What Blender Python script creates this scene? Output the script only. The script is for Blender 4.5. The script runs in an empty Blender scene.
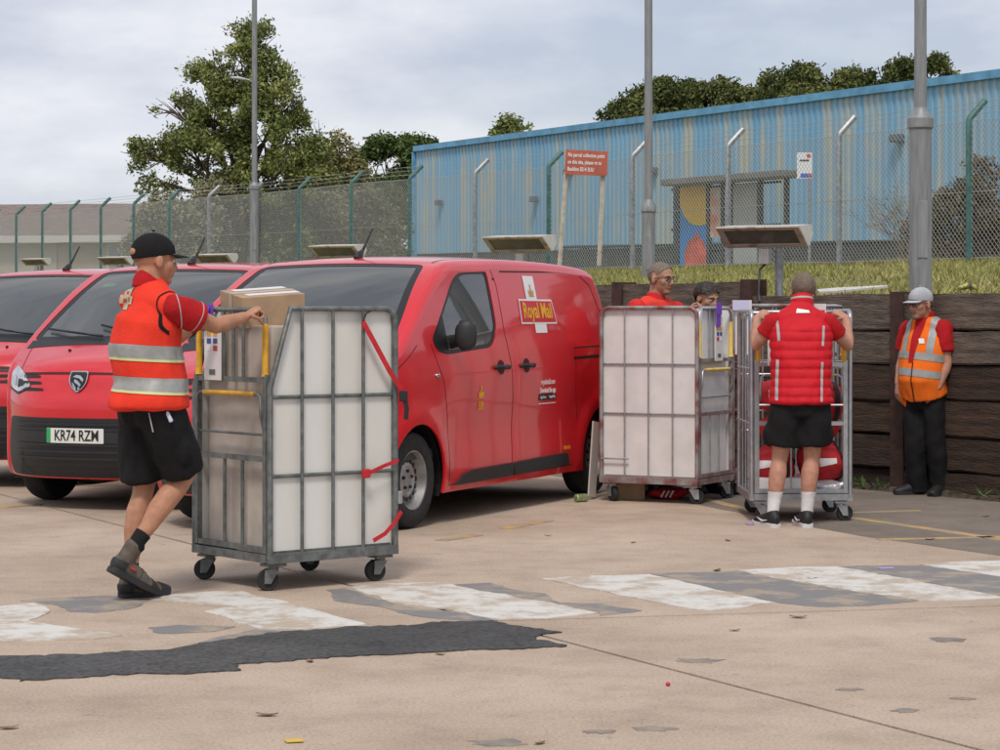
import bpy, bmesh, math, random
import numpy as np
from mathutils import Vector, Matrix, Euler, noise
from mathutils.geometry import delaunay_2d_cdt
R = math.radians
rnd = random.Random(11)
SC = bpy.context.scene
COL = SC.collection

# ------------------------------------------------------------------ camera
F = 2200.0            # focal length in photo pixels (1000 px wide)
HOR = 318.0           # horizon row
CH = 1.45             # camera height
cam = bpy.data.cameras.new('camera'); camo = bpy.data.objects.new('camera', cam); COL.objects.link(camo)
cam.sensor_width = 36.0; cam.lens = 36.0 * F / 1000.0
cam.shift_y = (HOR - 375.0) / 1000.0
cam.clip_start = 0.1; cam.clip_end = 3000
camo.location = (0, 0, CH); camo.rotation_euler = (R(90), 0, 0)
SC.camera = camo

# ------------------------------------------------------------------ sky
SUN_EL, SUN_AZ = R(55), R(186)      # azimuth measured from +Y towards +X: light comes from behind the camera, almost straight over its shoulder
W = bpy.data.worlds.new('World'); SC.world = W; W.use_nodes = True
nt = W.node_tree; nt.nodes.clear()
def wn(t, **k):
    n = nt.nodes.new(t)
    for a, b in k.items(): setattr(n, a, b)
    return n
sky = wn('ShaderNodeTexSky', sky_type='NISHITA', sun_disc=False)
sky.sun_elevation = SUN_EL; sky.sun_rotation = SUN_AZ
sky.air_density = 1.0; sky.dust_density = 2.0; sky.ozone_density = 1.5
tc = wn('ShaderNodeTexCoord'); mp = wn('ShaderNodeMapping'); mp.inputs['Scale'].default_value = (1, 1, 2.6)
mp.inputs['Location'].default_value = (3.4, 1.7, .35)
n1 = wn('ShaderNodeTexNoise'); n1.inputs['Scale'].default_value = 4.0; n1.inputs['Detail'].default_value = 9; n1.inputs['Roughness'].default_value = .55
n2 = wn('ShaderNodeTexNoise'); n2.inputs['Scale'].default_value = 2.6; n2.inputs['Detail'].default_value = 6; n2.inputs['Roughness'].default_value = .5
nt.links.new(tc.outputs['Generated'], mp.inputs[0])
nt.links.new(mp.outputs[0], n1.inputs['Vector']); nt.links.new(mp.outputs[0], n2.inputs['Vector'])
r1 = wn('ShaderNodeValToRGB'); r1.color_ramp.elements[0].position = .40; r1.color_ramp.elements[1].position = .63
r1.color_ramp.elements[0].color = (5.0, 5.4, 6.4, 1); r1.color_ramp.elements[1].color = (8.6, 8.6, 8.9, 1)
r2 = wn('ShaderNodeValToRGB'); r2.color_ramp.elements[0].position = .38; r2.color_ramp.elements[1].position = .58
r2.color_ramp.elements[0].color = (.6, .6, .6, 1); r2.color_ramp.elements[1].color = (.96, .96, .96, 1)
nt.links.new(n1.outputs['Fac'], r1.inputs[0]); nt.links.new(n2.outputs['Fac'], r2.inputs[0])
mx = wn('ShaderNodeMix', data_type='RGBA')
nt.links.new(r2.outputs[0], mx.inputs[0]); nt.links.new(sky.outputs[0], mx.inputs[6]); nt.links.new(r1.outputs[0], mx.inputs[7])
bg = wn('ShaderNodeBackground'); bg.inputs[1].default_value = 0.085
out = wn('ShaderNodeOutputWorld')
nt.links.new(mx.outputs[2], bg.inputs[0]); nt.links.new(bg.outputs[0], out.inputs[0])

# ------------------------------------------------------------------ sun (veiled by cloud)
sl = bpy.data.lights.new('sun', 'SUN'); so = bpy.data.objects.new('sun', sl); COL.objects.link(so)
sl.energy = 1.5; sl.angle = R(12); sl.color = (1, .94, .86)
d = Vector((math.sin(SUN_AZ) * math.cos(SUN_EL), math.cos(SUN_AZ) * math.cos(SUN_EL), math.sin(SUN_EL)))
so.rotation_euler = d.to_track_quat('Z', 'Y').to_euler(); so.location = d * 60
vs = SC.view_settings
vs.view_transform = 'Standard'; vs.look = 'None'; vs.gamma = 1; vs.use_curve_mapping = False; vs.exposure = 0.44
SC.render.engine = 'CYCLES'

# ------------------------------------------------------------------ helpers: places
def G(px, py):
    """point of the yard floor seen at a photo pixel"""
    Z = F * CH / (py - HOR)
    return Vector(((px - 500) / F * Z, Z, 0))
def AT(px, py, Z):
    return Vector(((px - 500) / F * Z, Z, CH + (HOR - py) / F * Z))

# ------------------------------------------------------------------ helpers: materials
MATS = {}
def mat(name, col, rough=.6, metal=0, coat=0, spec=.5, var=0, vscale=6, col2=None, bump=0, bscale=60, stretch=(1, 1, 1),
        sub=0, coords='Object', ramp=(.35, .65), detail=6, trans=0, coatr=.06, island=0):
    if name in MATS: return MATS[name]
    m = bpy.data.materials.new(name); m.use_nodes = True; MATS[name] = m
    t = m.node_tree; b = t.nodes['Principled BSDF']
    c = (*col, 1)
    b.inputs['Base Color'].default_value = c; b.inputs['Roughness'].default_value = rough
    b.inputs['Metallic'].default_value = metal; b.inputs['Coat Weight'].default_value = coat
    b.inputs['Coat Roughness'].default_value = coatr; b.inputs['Specular IOR Level'].default_value = spec
    if sub:
        b.inputs['Subsurface Weight'].default_value = sub; b.inputs['Subsurface Radius'].default_value = (.02, .007, .004)
    if trans: b.inputs['Transmission Weight'].default_value = trans
    m.diffuse_color = c
    if var or col2 or bump or island:
        tc = t.nodes.new('ShaderNodeTexCoord'); mp = t.nodes.new('ShaderNodeMapping'); mp.inputs['Scale'].default_value = stretch
        t.links.new(tc.outputs[coords], mp.inputs[0])
    if var or col2:
        n = t.nodes.new('ShaderNodeTexNoise'); n.inputs['Scale'].default_value = vscale; n.inputs['Detail'].default_value = detail
        n.inputs['Roughness'].default_value = .6
        t.links.new(mp.outputs[0], n.inputs['Vector'])
        r = t.nodes.new('ShaderNodeValToRGB')
        r.color_ramp.elements[0].position, r.color_ramp.elements[1].position = ramp
        if col2 is None:
            r.color_ramp.elements[0].color = tuple(x * (1 - var) for x in col) + (1,)
            r.color_ramp.elements[1].color = tuple(min(1, x * (1 + var)) for x in col) + (1,)
        else:
            r.color_ramp.elements[0].color = c; r.color_ramp.elements[1].color = (*col2, 1)
        t.links.new(n.outputs['Fac'], r.inputs[0]); last = r.outputs[0]
        if island:
            g = t.nodes.new('ShaderNodeNewGeometry'); hs = t.nodes.new('ShaderNodeHueSaturation')
            mr = t.nodes.new('ShaderNodeMapRange'); mr.inputs['To Min'].default_value = 1 - island; mr.inputs['To Max'].default_value = 1 + island
            t.links.new(g.outputs['Random Per Island'], mr.inputs[0]); t.links.new(mr.outputs[0], hs.inputs['Value'])
            t.links.new(last, hs.inputs['Color']); last = hs.outputs[0]
        t.links.new(last, b.inputs['Base Color'])
    if bump:
        n = t.nodes.new('ShaderNodeTexNoise'); n.inputs['Scale'].default_value = bscale; n.inputs['Detail'].default_value = 5
        t.links.new(mp.outputs[0], n.inputs['Vector'])
        bu = t.nodes.new('ShaderNodeBump'); bu.inputs['Strength'].default_value = bump; bu.inputs['Distance'].default_value = .02
        t.links.new(n.outputs['Fac'], bu.inputs['Height']); t.links.new(bu.outputs[0], b.inputs['Normal'])
    return m
def glass(name, tint, ior=1.45, rough=.02, film=0):
    if name in MATS: return MATS[name]
    m = bpy.data.materials.new(name); m.use_nodes = True; MATS[name] = m
    t = m.node_tree; t.nodes.clear()
    o = t.nodes.new('ShaderNodeOutputMaterial'); mi = t.nodes.new('ShaderNodeMixShader'); fr = t.nodes.new('ShaderNodeFresnel')
    fr.inputs[0].default_value = ior
    tr = t.nodes.new('ShaderNodeBsdfTransparent'); tr.inputs[0].default_value = (*tint, 1)
    gl = t.nodes.new('ShaderNodeBsdfGlossy'); gl.inputs['Roughness'].default_value = rough
    t.links.new(fr.outputs[0], mi.inputs[0]); t.links.new(tr.outputs[0], mi.inputs[1]); t.links.new(gl.outputs[0], mi.inputs[2])
    last = mi.outputs[0]
    if film:                                   # pale diffuse veil painted in for the sky's reflection on the glass
        df = t.nodes.new('ShaderNodeBsdfDiffuse'); df.inputs[0].default_value = (.50, .53, .52, 1); m2 = t.nodes.new('ShaderNodeMixShader'); m2.inputs[0].default_value = film
        t.links.new(last, m2.inputs[1]); t.links.new(df.outputs[0], m2.inputs[2]); last = m2.outputs[0]
    t.links.new(last, o.inputs[0]); m.diffuse_color = (*tint, 1)
    return m

# ------------------------------------------------------------------ helpers: objects
def tag(o, label=None, cat=None, group=None, kind=None):
    if label: o['label'] = label
    if cat: o['category'] = cat
    if group: o['group'] = group
    if kind: o['kind'] = kind
    return o
def empty(name, loc=(0, 0, 0), rz=0, label=None, cat=None, group=None):
    o = bpy.data.objects.new(name, None); COL.objects.link(o); o.location = loc; o.rotation_euler = (0, 0, rz)
    o.empty_display_size = .1
    return tag(o, label, cat, group)
def link(name, me, parent=None, loc=None, m=None):
    o = bpy.data.objects.new(name, me); COL.objects.link(o)
    if parent is not None: o.parent = parent
    if loc is not None: o.location = loc
    if m is not None and not me.materials: me.materials.append(m)
    return o
def copy_tree(o, parent=None):
    c = o.copy(); COL.objects.link(c); c.parent = parent
    for ch in list(o.children): copy_tree(ch, c)
    return c
def frame_of(dirv, up=Vector((0, 0, 1))):
    z = Vector(dirv).normalized()
    if abs(z.dot(up)) > .999: up = Vector((1, 0, 0)) if abs(z.x) < .9 else Vector((0, 1, 0))
    x = up.cross(z).normalized(); y = z.cross(x)
    return x, y, z
class MB:
    def __init__(s): s.v = []; s.f = []
    def add(s, vs, fs):
        b = len(s.v); s.v.extend([tuple(p) for p in vs]); s.f.extend([tuple(i + b for i in f) for f in fs]); return s
    def box(s, c, size, M=None, bev=0):
        hx, hy, hz = size[0] / 2, size[1] / 2, size[2] / 2; c = Vector(c)
        if bev:
            P = []
            b = min(bev, hx * .95, hy * .95, hz * .95)
            bm = bmesh.new(); bmesh.ops.create_cube(bm, size=1)
            for v in bm.verts: v.co = Vector((v.co.x * 2 * hx, v.co.y * 2 * hy, v.co.z * 2 * hz))
            bmesh.ops.bevel(bm, geom=list(bm.edges), offset=b, segments=2, affect='EDGES', profile=.6)
            bm.verts.index_update()
            P = [(M @ v.co if M else v.co) + c for v in bm.verts]
            s.add(P, [[v.index for v in f.verts] for f in bm.faces]); bm.free(); return s
        P = [Vector((x, y, z)) for x in (-hx, hx) for y in (-hy, hy) for z in (-hz, hz)]
        P = [(M @ p if M else p) + c for p in P]
        return s.add(P, [(0, 1, 3, 2), (4, 6, 7, 5), (0, 4, 5, 1), (2, 3, 7, 6), (0, 2, 6, 4), (1, 5, 7, 3)])
    def cyl(s, p0, p1, r0, r1=None, n=10, caps=True):
        r1 = r0 if r1 is None else r1; p0 = Vector(p0); p1 = Vector(p1)
        x, y, z = frame_of(p1 - p0); P = []
        for p, r in ((p0, r0), (p1, r1)):
            for i in range(n):
                a = 2 * math.pi * i / n; P.append(p + (x * math.cos(a) + y * math.sin(a)) * r)
        fs = [(i, (i + 1) % n, n + (i + 1) % n, n + i) for i in range(n)]
        if caps: fs += [tuple(range(n - 1, -1, -1)), tuple(range(n, 2 * n))]
        return s.add(P, fs)
    def tube(s, pts, r, n=8, closed=False, caps=True, rr=None):
        pts = [Vector(p) for p in pts]; m = len(pts); P = []; px = None
        for i, p in enumerate(pts):
            if closed: t = pts[(i + 1) % m] - pts[i - 1]
            else: t = pts[min(i + 1, m - 1)] - pts[max(i - 1, 0)]
            t.normalize()
            if px is None: x, y, _ = frame_of(t)
            else:
                x = (px - t * px.dot(t)).normalized(); y = t.cross(x)
            px = x; ri = rr[i] if rr else r
            for k in range(n):
                a = 2 * math.pi * k / n; P.append(p + (x * math.cos(a) + y * math.sin(a)) * ri)
        fs = []
        for i in range(m if closed else m - 1):
            a, b = i * n, ((i + 1) % m) * n
            fs += [(a + k, a + (k + 1) % n, b + (k + 1) % n, b + k) for k in range(n)]
        if caps and not closed: fs += [tuple(range(n - 1, -1, -1)), tuple(range((m - 1) * n, m * n))]
        return s.add(P, fs)
    def loft(s, pts, radii, lat=None, n=16, pw=2.0, capr=.6):
        """closed skin over rings: radii (a along lat, b across); round ends"""
        pts = [Vector(p) for p in pts]; m = len(pts)
        def e(v): return (v, v) if not isinstance(v, (tuple, list)) else v
        radii = [e(v) for v in radii]
        seq = []; L0 = frame_of(pts[-1] - pts[0])[0]
        t0 = (pts[0] - pts[1]).normalized(); t1 = (pts[-1] - pts[-2]).normalized()
        def fr(i):
            t = (pts[min(i + 1, m - 1)] - pts[max(i - 1, 0)]).normalized()
            L = Vector(lat[i] if isinstance(lat, list) else lat) if lat is not None else L0
            x = (L - t * L.dot(t)).normalized(); return x, t.cross(x)
        if capr:
            for k in (.98, .8, .45):
                seq.append((pts[0] + t0 * min(radii[0]) * capr * k, tuple(v * math.sqrt(1 - k * k) + 1e-4 for v in radii[0]), fr(0)))
        for i in range(m): seq.append((pts[i], radii[i], fr(i)))
        if capr:
            for k in (.45, .8, .98):
                seq.append((pts[-1] + t1 * min(radii[-1]) * capr * k, tuple(v * math.sqrt(1 - k * k) + 1e-4 for v in radii[-1]), fr(m - 1)))
        P = []
        for p, (a, b), (x, y) in seq:
            for k in range(n):
                th = 2 * math.pi * k / n; c, q = math.cos(th), math.sin(th)
                if pw != 2.0:
                    c = math.copysign(abs(c) ** (2 / pw), c); q = math.copysign(abs(q) ** (2 / pw), q)
                P.append(p + x * c * a + y * q * b)
        fs = []
        for i in range(len(seq) - 1):
            a, b = i * n, (i + 1) * n
            fs += [(a + k, a + (k + 1) % n, b + (k + 1) % n, b + k) for k in range(n)]
        fs += [tuple(range(n - 1, -1, -1)), tuple(range((len(seq) - 1) * n, len(seq) * n))]
        return s.add(P, fs)
    def ell(s, c, rad, M=None, nu=14, nv=9):
        c = Vector(c); P = []; fs = []
        for j in range(nv + 1):
            ph = math.pi * j / nv
            for i in range(nu):
                th = 2 * math.pi * i / nu
                p = Vector((rad[0] * math.sin(ph) * math.cos(th), rad[1] * math.sin(ph) * math.sin(th), rad[2] * math.cos(ph)))
                P.append((M @ p if M else p) + c)
        for j in range(nv):
            for i in range(nu):
                a = j * nu + i; b = j * nu + (i + 1) % nu
                fs.append((a, a + nu, b + nu, b))
        return s.add(P, fs)
    def prism(s, poly, M=None, depth=.01, z=0):
        """extrude a 2D outline (local xy) along local z from z to z+depth"""
        n = len(poly)
        P = [Vector((p[0], p[1], z)) for p in poly] + [Vector((p[0], p[1], z + depth)) for p in poly]
        if M: P = [M @ p for p in P]
        return s.add(P, [tuple(range(n - 1, -1, -1)), tuple(range(n, 2 * n))] + [(i, (i + 1) % n, n + (i + 1) % n, n + i) for i in range(n)])
    def lathe(s, prof, p0, axis, n=24):
        x, y, z = frame_of(axis); p0 = Vector(p0); P = []; m = len(prof)
        for r, h in prof:
            for k in range(n):
                a = 2 * math.pi * k / n; P.append(p0 + z * h + (x * math.cos(a) + y * math.sin(a)) * r)
        fs = [(i * n + k, i * n + (k + 1) % n, (i + 1) * n + (k + 1) % n, (i + 1) * n + k) for i in range(m - 1) for k in range(n)]
        return s.add(P, fs)
    def mesh(s, name, m=None, smooth=None, fix=True):
        me = bpy.data.meshes.new(name); me.from_pydata(s.v, [], s.f); me.validate()
        if fix:
            bm = bmesh.new(); bm.from_mesh(me); bmesh.ops.recalc_face_normals(bm, faces=bm.faces); bm.to_mesh(me); bm.free()
        if m: me.materials.append(m)
        if smooth is True: me.shade_smooth()
        elif smooth: 
            me.shade_smooth(); me.set_sharp_from_angle(angle=R(smooth))
        return me
    def build(s, name, m=None, parent=None, smooth=None, loc=None, fix=True):
        return link(name, s.mesh(name, m, smooth, fix), parent, loc)
def arc_pts(c, r, a0, a1, n):
    return [(c[0] + r * math.cos(R(a0 + (a1 - a0) * i / n)), c[1] + r * math.sin(R(a0 + (a1 - a0) * i / n))) for i in range(n + 1)]
def round_poly(poly, r, n=5):
    out = []; m = len(poly)
    for i in range(m):
        p = Vector(poly[i][:2]); a = Vector(poly[i - 1][:2]); b = Vector(poly[(i + 1) % m][:2])
        rr = poly[i][2] if len(poly[i]) > 2 else r
        da = (a - p); db = (b - p); k = min(rr, da.length * .45, db.length * .45)
        A = p + da.normalized() * k; B = p + db.normalized() * k
        for j in range(n + 1):
            t = j / n; out.append(tuple(A * (1 - t) ** 2 + p * 2 * t * (1 - t) + B * t * t))
    return out
def inpoly(pts, poly):
    x, y = pts[:, 0], pts[:, 1]; r = np.zeros(len(pts), bool); q = np.array(poly); n = len(q)
    for i in range(n):
        x1, y1 = q[i]; x2, y2 = q[(i + 1) % n]
        if y1 == y2: continue
        c = ((y1 > y) != (y2 > y)) & (x < (x2 - x1) * (y - y1) / (y2 - y1) + x1); r ^= c
    return r
def tri2d(outer, holes=(), h=.08):
    """constrained triangulation of an outline with holes and an inner grid"""
    vs = []; es = []
    for lp in [outer] + list(holes):
        b = len(vs); n = len(lp); vs += [tuple(p) for p in lp]; es += [(b + i, b + (i + 1) % n) for i in range(n)]
    o = np.array(outer); lo, hi = o.min(0), o.max(0)
    gx = np.arange(lo[0] + h / 2, hi[0], h); gy = np.arange(lo[1] + h / 2, hi[1], h)
    if len(gx) and len(gy):
        g = np.stack(np.meshgrid(gx, gy), -1).reshape(-1, 2); k = inpoly(g, outer)
        for hl in holes: k &= ~inpoly(g, hl)
        g = g[k]
        if len(g):
            ring = np.array(vs); d2 = ((g[:, None, :] - ring[None]) ** 2).sum(-1).min(1); g = g[d2 > (h * .35) ** 2]
            vs += [tuple(p) for p in g]
    res = delaunay_2d_cdt([Vector(v) for v in vs], es, [], 0, 1e-6)
    V = np.array([tuple(v) for v in res[0]]); T = [tuple(f) for f in res[2]]
    c = np.array([V[list(t)].mean(0) for t in T]); k = inpoly(c, outer)
    for hl in holes: k &= ~inpoly(c, hl)
    return V, [t for t, q in zip(T, k) if q]
def patch(outer, func, holes=(), h=.08):
    V, T = tri2d(outer, holes, h); m = MB(); m.add([func(*p) for p in V], T); return m
def eval_mesh(o):
    dg = bpy.context.evaluated_depsgraph_get(); me = bpy.data.meshes.new_from_object(o.evaluated_get(dg)); return me
def text_mb(txt, size, func, extrude=.002, align='CENTER', bold=0, sx=1.0):
    """lettering as a mesh; func maps the flat (x, y, depth) of the letters to 3D"""
    cu = bpy.data.curves.new('t', 'FONT'); cu.body = txt; cu.size = size; cu.extrude = extrude; cu.align_x = align; cu.align_y = 'CENTER'
    cu.offset = bold; cu.resolution_u = 3
    o = bpy.data.objects.new('t', cu); COL.objects.link(o); me = eval_mesh(o)
    m = MB(); m.add([func(v.co.x * sx, v.co.y, v.co.z) for v in me.vertices], [tuple(p.vertices) for p in me.polygons])
    bpy.data.objects.remove(o); bpy.data.curves.remove(cu); bpy.data.meshes.remove(me); return m
# ================================================================== SETTING
def concrete(name, base, dark, light, sc=1.0, spots=.5, grit=.62):
    m = bpy.data.materials.new(name); m.use_nodes = True; MATS[name] = m
    t = m.node_tree; b = t.nodes['Principled BSDF']; L = t.links.new
    tc = t.nodes.new('ShaderNodeTexCoord')
    def nz(s, det, ro=.6):
        n = t.nodes.new('ShaderNodeTexNoise'); n.inputs['Scale'].default_value = s; n.inputs['Detail'].default_value = det
        n.inputs['Roughness'].default_value = ro; L(tc.outputs['Object'], n.inputs['Vector']); return n
    def ramp(a, c, p0, p1):
        r = t.nodes.new('ShaderNodeValToRGB'); r.color_ramp.elements[0].position = p0; r.color_ramp.elements[1].position = p1
        r.color_ramp.elements[0].color = (*a, 1); r.color_ramp.elements[1].color = (*c, 1); return r
    def mul(a, c, f):
        x = t.nodes.new('ShaderNodeMix'); x.data_type = 'RGBA'; x.blend_type = 'MULTIPLY'; x.inputs[0].default_value = f
        L(a, x.inputs[6]); L(c, x.inputs[7]); return x.outputs[2]
    n = nz(.55 * sc, 8); r = ramp(base, light, .38, .66); L(n.outputs['Fac'], r.inputs[0])
    n2 = nz(2.6 * sc, 9, .7); r2 = ramp(dark, (1, 1, 1), .3, .55); L(n2.outputs['Fac'], r2.inputs[0])
    n3 = nz((70 if grit > .5 else 38) * sc, 4, .75); r3 = ramp((grit, grit * .97, grit * .94), (1.0, 1.0, 1.0), .33, .56); L(n3.outputs['Fac'], r3.inputs[0])
    n4 = nz(9 * sc, 3, .5); r4 = ramp((.42, .42, .45), (1, 1, 1), .24, .29); L(n4.outputs['Fac'], r4.inputs[0])
    c = mul(r.outputs[0], r2.outputs[0], .8); c = mul(c, r3.outputs[0], .85); c = mul(c, r4.outputs[0], spots)
    L(c, b.inputs['Base Color']); b.inputs['Roughness'].default_value = .85; b.inputs['Specular IOR Level'].default_value = .3
    bu = t.nodes.new('ShaderNodeBump'); bu.inputs['Strength'].default_value = .5; bu.inputs['Distance'].default_value = .006
    nb = nz(90 * sc, 5); L(nb.outputs['Fac'], bu.inputs['Height']); L(bu.outputs[0], b.inputs['Normal'])
    return m
M_conc = concrete('yard_concrete', (.46, .355, .27), (.74, .73, .73), (.57, .455, .355))
M_asph = concrete('yard_asphalt', (.205, .17, .14), (.7, .7, .7), (.27, .225, .185), 1.3)
M_patch = concrete('patch_asphalt', (.075, .073, .072), (.55, .55, .55), (.125, .12, .118), 1.0, .3, .22)
M_joint = mat('joint_dirt', (.10, .085, .07), .95, var=.4, vscale=8)
def paint_mat(name, col, worn, lo, hi):
    m = bpy.data.materials.new(name); m.use_nodes = True; MATS[name] = m
    t = m.node_tree; b = t.nodes['Principled BSDF']; L = t.links.new; tc = t.nodes.new('ShaderNodeTexCoord')
    n = t.nodes.new('ShaderNodeTexNoise'); n.inputs['Scale'].default_value = 3.5; n.inputs['Detail'].default_value = 10; n.inputs['Roughness'].default_value = .72
    L(tc.outputs['Object'], n.inputs['Vector'])
    r = t.nodes.new('ShaderNodeValToRGB'); r.color_ramp.elements[0].position = lo; r.color_ramp.elements[1].position = hi
    r.color_ramp.elements[0].color = (*worn, 1); r.color_ramp.elements[1].color = (*col, 1)
    L(n.outputs['Fac'], r.inputs[0]); L(r.outputs[0], b.inputs['Base Color']); b.inputs['Roughness'].default_value = .75
    return m
M_white = paint_mat('worn_white_paint', (.62, .60, .555), (.44, .36, .28), .42, .54)
M_grey = paint_mat('worn_grey_paint', (.20, .19, .185), (.36, .29, .215), .40, .52)
M_stain = paint_mat('stain_grey', (.16, .148, .14), (.31, .25, .19), .42, .62)
M_yellow = paint_mat('worn_yellow_paint', (.55, .34, .09), (.33, .26, .19), .45, .58)

def sheet(name, pts, z, m, parent, jitter=0, seg=.12, thick=0):
    """flat outline laid on the yard, its edge roughened"""
    P = []
    n = len(pts)
    for i in range(n):
        a, b = Vector(pts[i]), Vector(pts[(i + 1) % n]); L = (b - a).length; k = max(1, int(L / seg)) if jitter else 1
        for j in range(k):
            p = a.lerp(b, j / k)
            if jitter and j:
                w = noise.noise(Vector((p.x * 5, p.y * 5, z * 99 + 3))) + .6 * noise.noise(Vector((p.x * 17, p.y * 17, 8))) + .35 * noise.noise(Vector((p.x * 45, p.y * 45, 2)))
                t = (b - a).normalized(); p = p + Vector((-t.y, t.x)) * w * jitter
            P.append((p.x, p.y))
    V, T = tri2d(P, h=50)
    mb = MB(); mb.add([(x, y, z) for x, y in V], T)
    k = len(P); mb.add([(x, y, z) for x, y in P] + [(x, y, -.0005) for x, y in P], [(i, (i + 1) % k, k + (i + 1) % k, k + i) for i in range(k)])
    return mb.build(name, m, parent)
g2 = lambda a, b: tuple(G(a, b).xy)

yard = MB().add([(-900, -900, -.03), (900, -900, -.03), (900, 900, -.03), (-900, 900, -.03)], [(0, 1, 2, 3)]).build('yard', M_joint)
tag(yard, 'pink tan concrete yard with a worn zebra crossing across it', 'yard', kind='structure')
# concrete slabs divided by the joints the photograph shows
JA, JB = G(520, 630).xy, G(980, 750).xy
ju = (JB - JA).normalized(); jn = Vector((-ju.y, ju.x))
if jn.x < 0: jn = -jn
g = .011
K1, K2 = Vector(g2(567, 619)), Vector(g2(1000, 606))
ku = (K2 - K1).normalized(); kn = Vector((-ku.y, ku.x))
def isect(p, u, q, v):
    dd = u.x * v.y - u.y * v.x; w = q - p; return p + u * ((w.x * v.y - w.y * v.x) / dd)
def slab(name, pts, m=M_conc, z=0.0):
    v = [(p[0], p[1], z) for p in pts]; k = len(v)
    mb = MB(); mb.add(v + [(x, y, -.03) for x, y, _ in v], [tuple(range(k))] + [(i, (i + 1) % k, k + (i + 1) % k, k + i) for i in range(k)])
    return mb.build(name, m, yard)
e0, e1 = JA - ju * 60, JA + ju * 25
wl = lambda p: p - jn * g
X0 = isect(JA, ju, K1, ku)
slab('slab', [tuple(wl(e0)), tuple(wl(e1)), tuple(wl(e1) - jn * 10), tuple(wl(e0) - jn * 40)])
c0 = X0 + jn * g
slab('slab', [tuple(e1 + jn * g), tuple(c0 - kn * g + ku * .006), tuple(X0 + ku * 14 - kn * g), tuple(X0 + ku * 14 + ju * 20)])
slab('slab', [tuple(c0 + kn * g + ku * .006), tuple(JA - ju * 25 + jn * g), tuple(JA - ju * 25 + jn * 30), tuple(X0 + ku * 14 + kn * g)])
slab('slab', [tuple(JA - ju * 25.03 + jn * g), tuple(e0 + jn * g), tuple(e0 + jn * 30), tuple(JA - ju * 25.03 + jn * 30)])
# asphalt apron before the retaining wall
ap = [g2(628, 486), g2(690, 503), g2(770, 519), g2(860, 536), g2(1000, 556), g2(1120, 572)]
ap += [(9, 11), (9, 13), (3.98, 17.7), (-4.0, 29.0)]
sheet('asphalt_apron', ap, .002, M_asph, yard, .03, .2)
def stripe(name, m, z, pix, j=.03):
    sheet(name, [g2(*p) for p in pix], z, m, yard, j, .06)
for pix in ([(-40, 612), (0, 607), (34, 603), (50, 611), (28, 621), (62, 627), (122, 636), (92, 640), (30, 641), (-40, 642)],
            [(150, 600), (168, 595), (215, 592), (243, 592), (300, 607), (366, 625), (300, 630), (258, 629), (232, 620), (204, 612), (232, 607), (190, 604)],
            [(345, 588), (372, 584), (440, 583), (470, 589), (598, 613), (548, 619), (500, 620), (455, 611), (400, 604)],
            [(540, 579), (590, 576), (650, 575), (700, 586), (775, 603), (742, 608), (706, 611), (650, 602), (600, 591)],
            [(738, 571), (790, 568), (836, 567), (920, 582), (1003, 598), (960, 601), (920, 601), (830, 588)],
            [(920, 565), (960, 562), (1010, 561), (1080, 572), (1060, 583), (1000, 577)]):
    stripe('white_stripe', M_white, .0045, pix)
for pix in ([(20, 601), (60, 598), (118, 596), (150, 600), (135, 608), (95, 613), (70, 612), (58, 606)],
            [(326, 590), (345, 588), (395, 605), (455, 612), (498, 621), (470, 622), (420, 617), (380, 607), (335, 601)],
            [(448, 585), (490, 583), (515, 590), (545, 594), (560, 603), (600, 604), (642, 611), (600, 616), (596, 612), (520, 598), (470, 590)],
            [(650, 574), (738, 571), (830, 588), (918, 601), (870, 606), (820, 607), (778, 603), (700, 586)],
            [(838, 567), (918, 565), (1000, 577), (1070, 586), (1060, 606), (1003, 597), (920, 582)],
            [(148, 628), (180, 625), (236, 627), (214, 632), (160, 634)], [(215, 638), (255, 630), (292, 632), (300, 640), (240, 645), (170, 651)]):
    stripe('grey_stripe', M_grey, .0025, pix)
patch_px = [(-30, 660), (0, 657), (45, 657), (165, 651), (222, 641), (290, 632), (400, 626), (491, 621), (521, 627), (562, 633), (524, 637), (566, 647),
            (500, 650), (430, 653), (310, 660), (235, 665), (241, 671), (100, 677), (20, 682), (0, 677), (-30, 672)]
sheet('asphalt_patch', [g2(*p) for p in patch_px], .0065, M_patch, yard, .055, .025)
def yline(p, q, w, z=.0045):
    a, b = G(*p).xy, G(*q).xy; t = (b - a).normalized(); n = Vector((-t.y, t.x)) * w / 2
    sheet('yellow_line', [tuple(a - n), tuple(b - n), tuple(b + n), tuple(a + n)], z, M_yellow, yard, .012, .05)
yline((850, 518), (1010, 541), .1); yline((878, 540), (1010, 537), .08); yline((700, 498), (756, 512), .1); yline((850, 513), (920, 511), .08)
yline((440, 541), (478, 535), .09); yline((505, 529), (548, 521), .09); yline((0, 508), (40, 504), .1)
rr = random.Random(8)
for si, (px, py, w) in enumerate(((700, 661, .07), (500, 743, .07), (655, 729, .05), (905, 711, .04), (950, 640, .07), (962, 699, .035), (600, 732, .04), (848, 690, .035))):
    c = G(px, py).xy; pts = []
    for i in range(16):
        a = i / 16 * 6.283; q = w * (.6 + .6 * rr.random()); pts.append((c.x + 1.5 * q * math.cos(a), c.y + q * math.sin(a)))
    sheet('dark_stain', pts, .002 + si * .0002, M_stain, yard, .02, .03)

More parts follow.
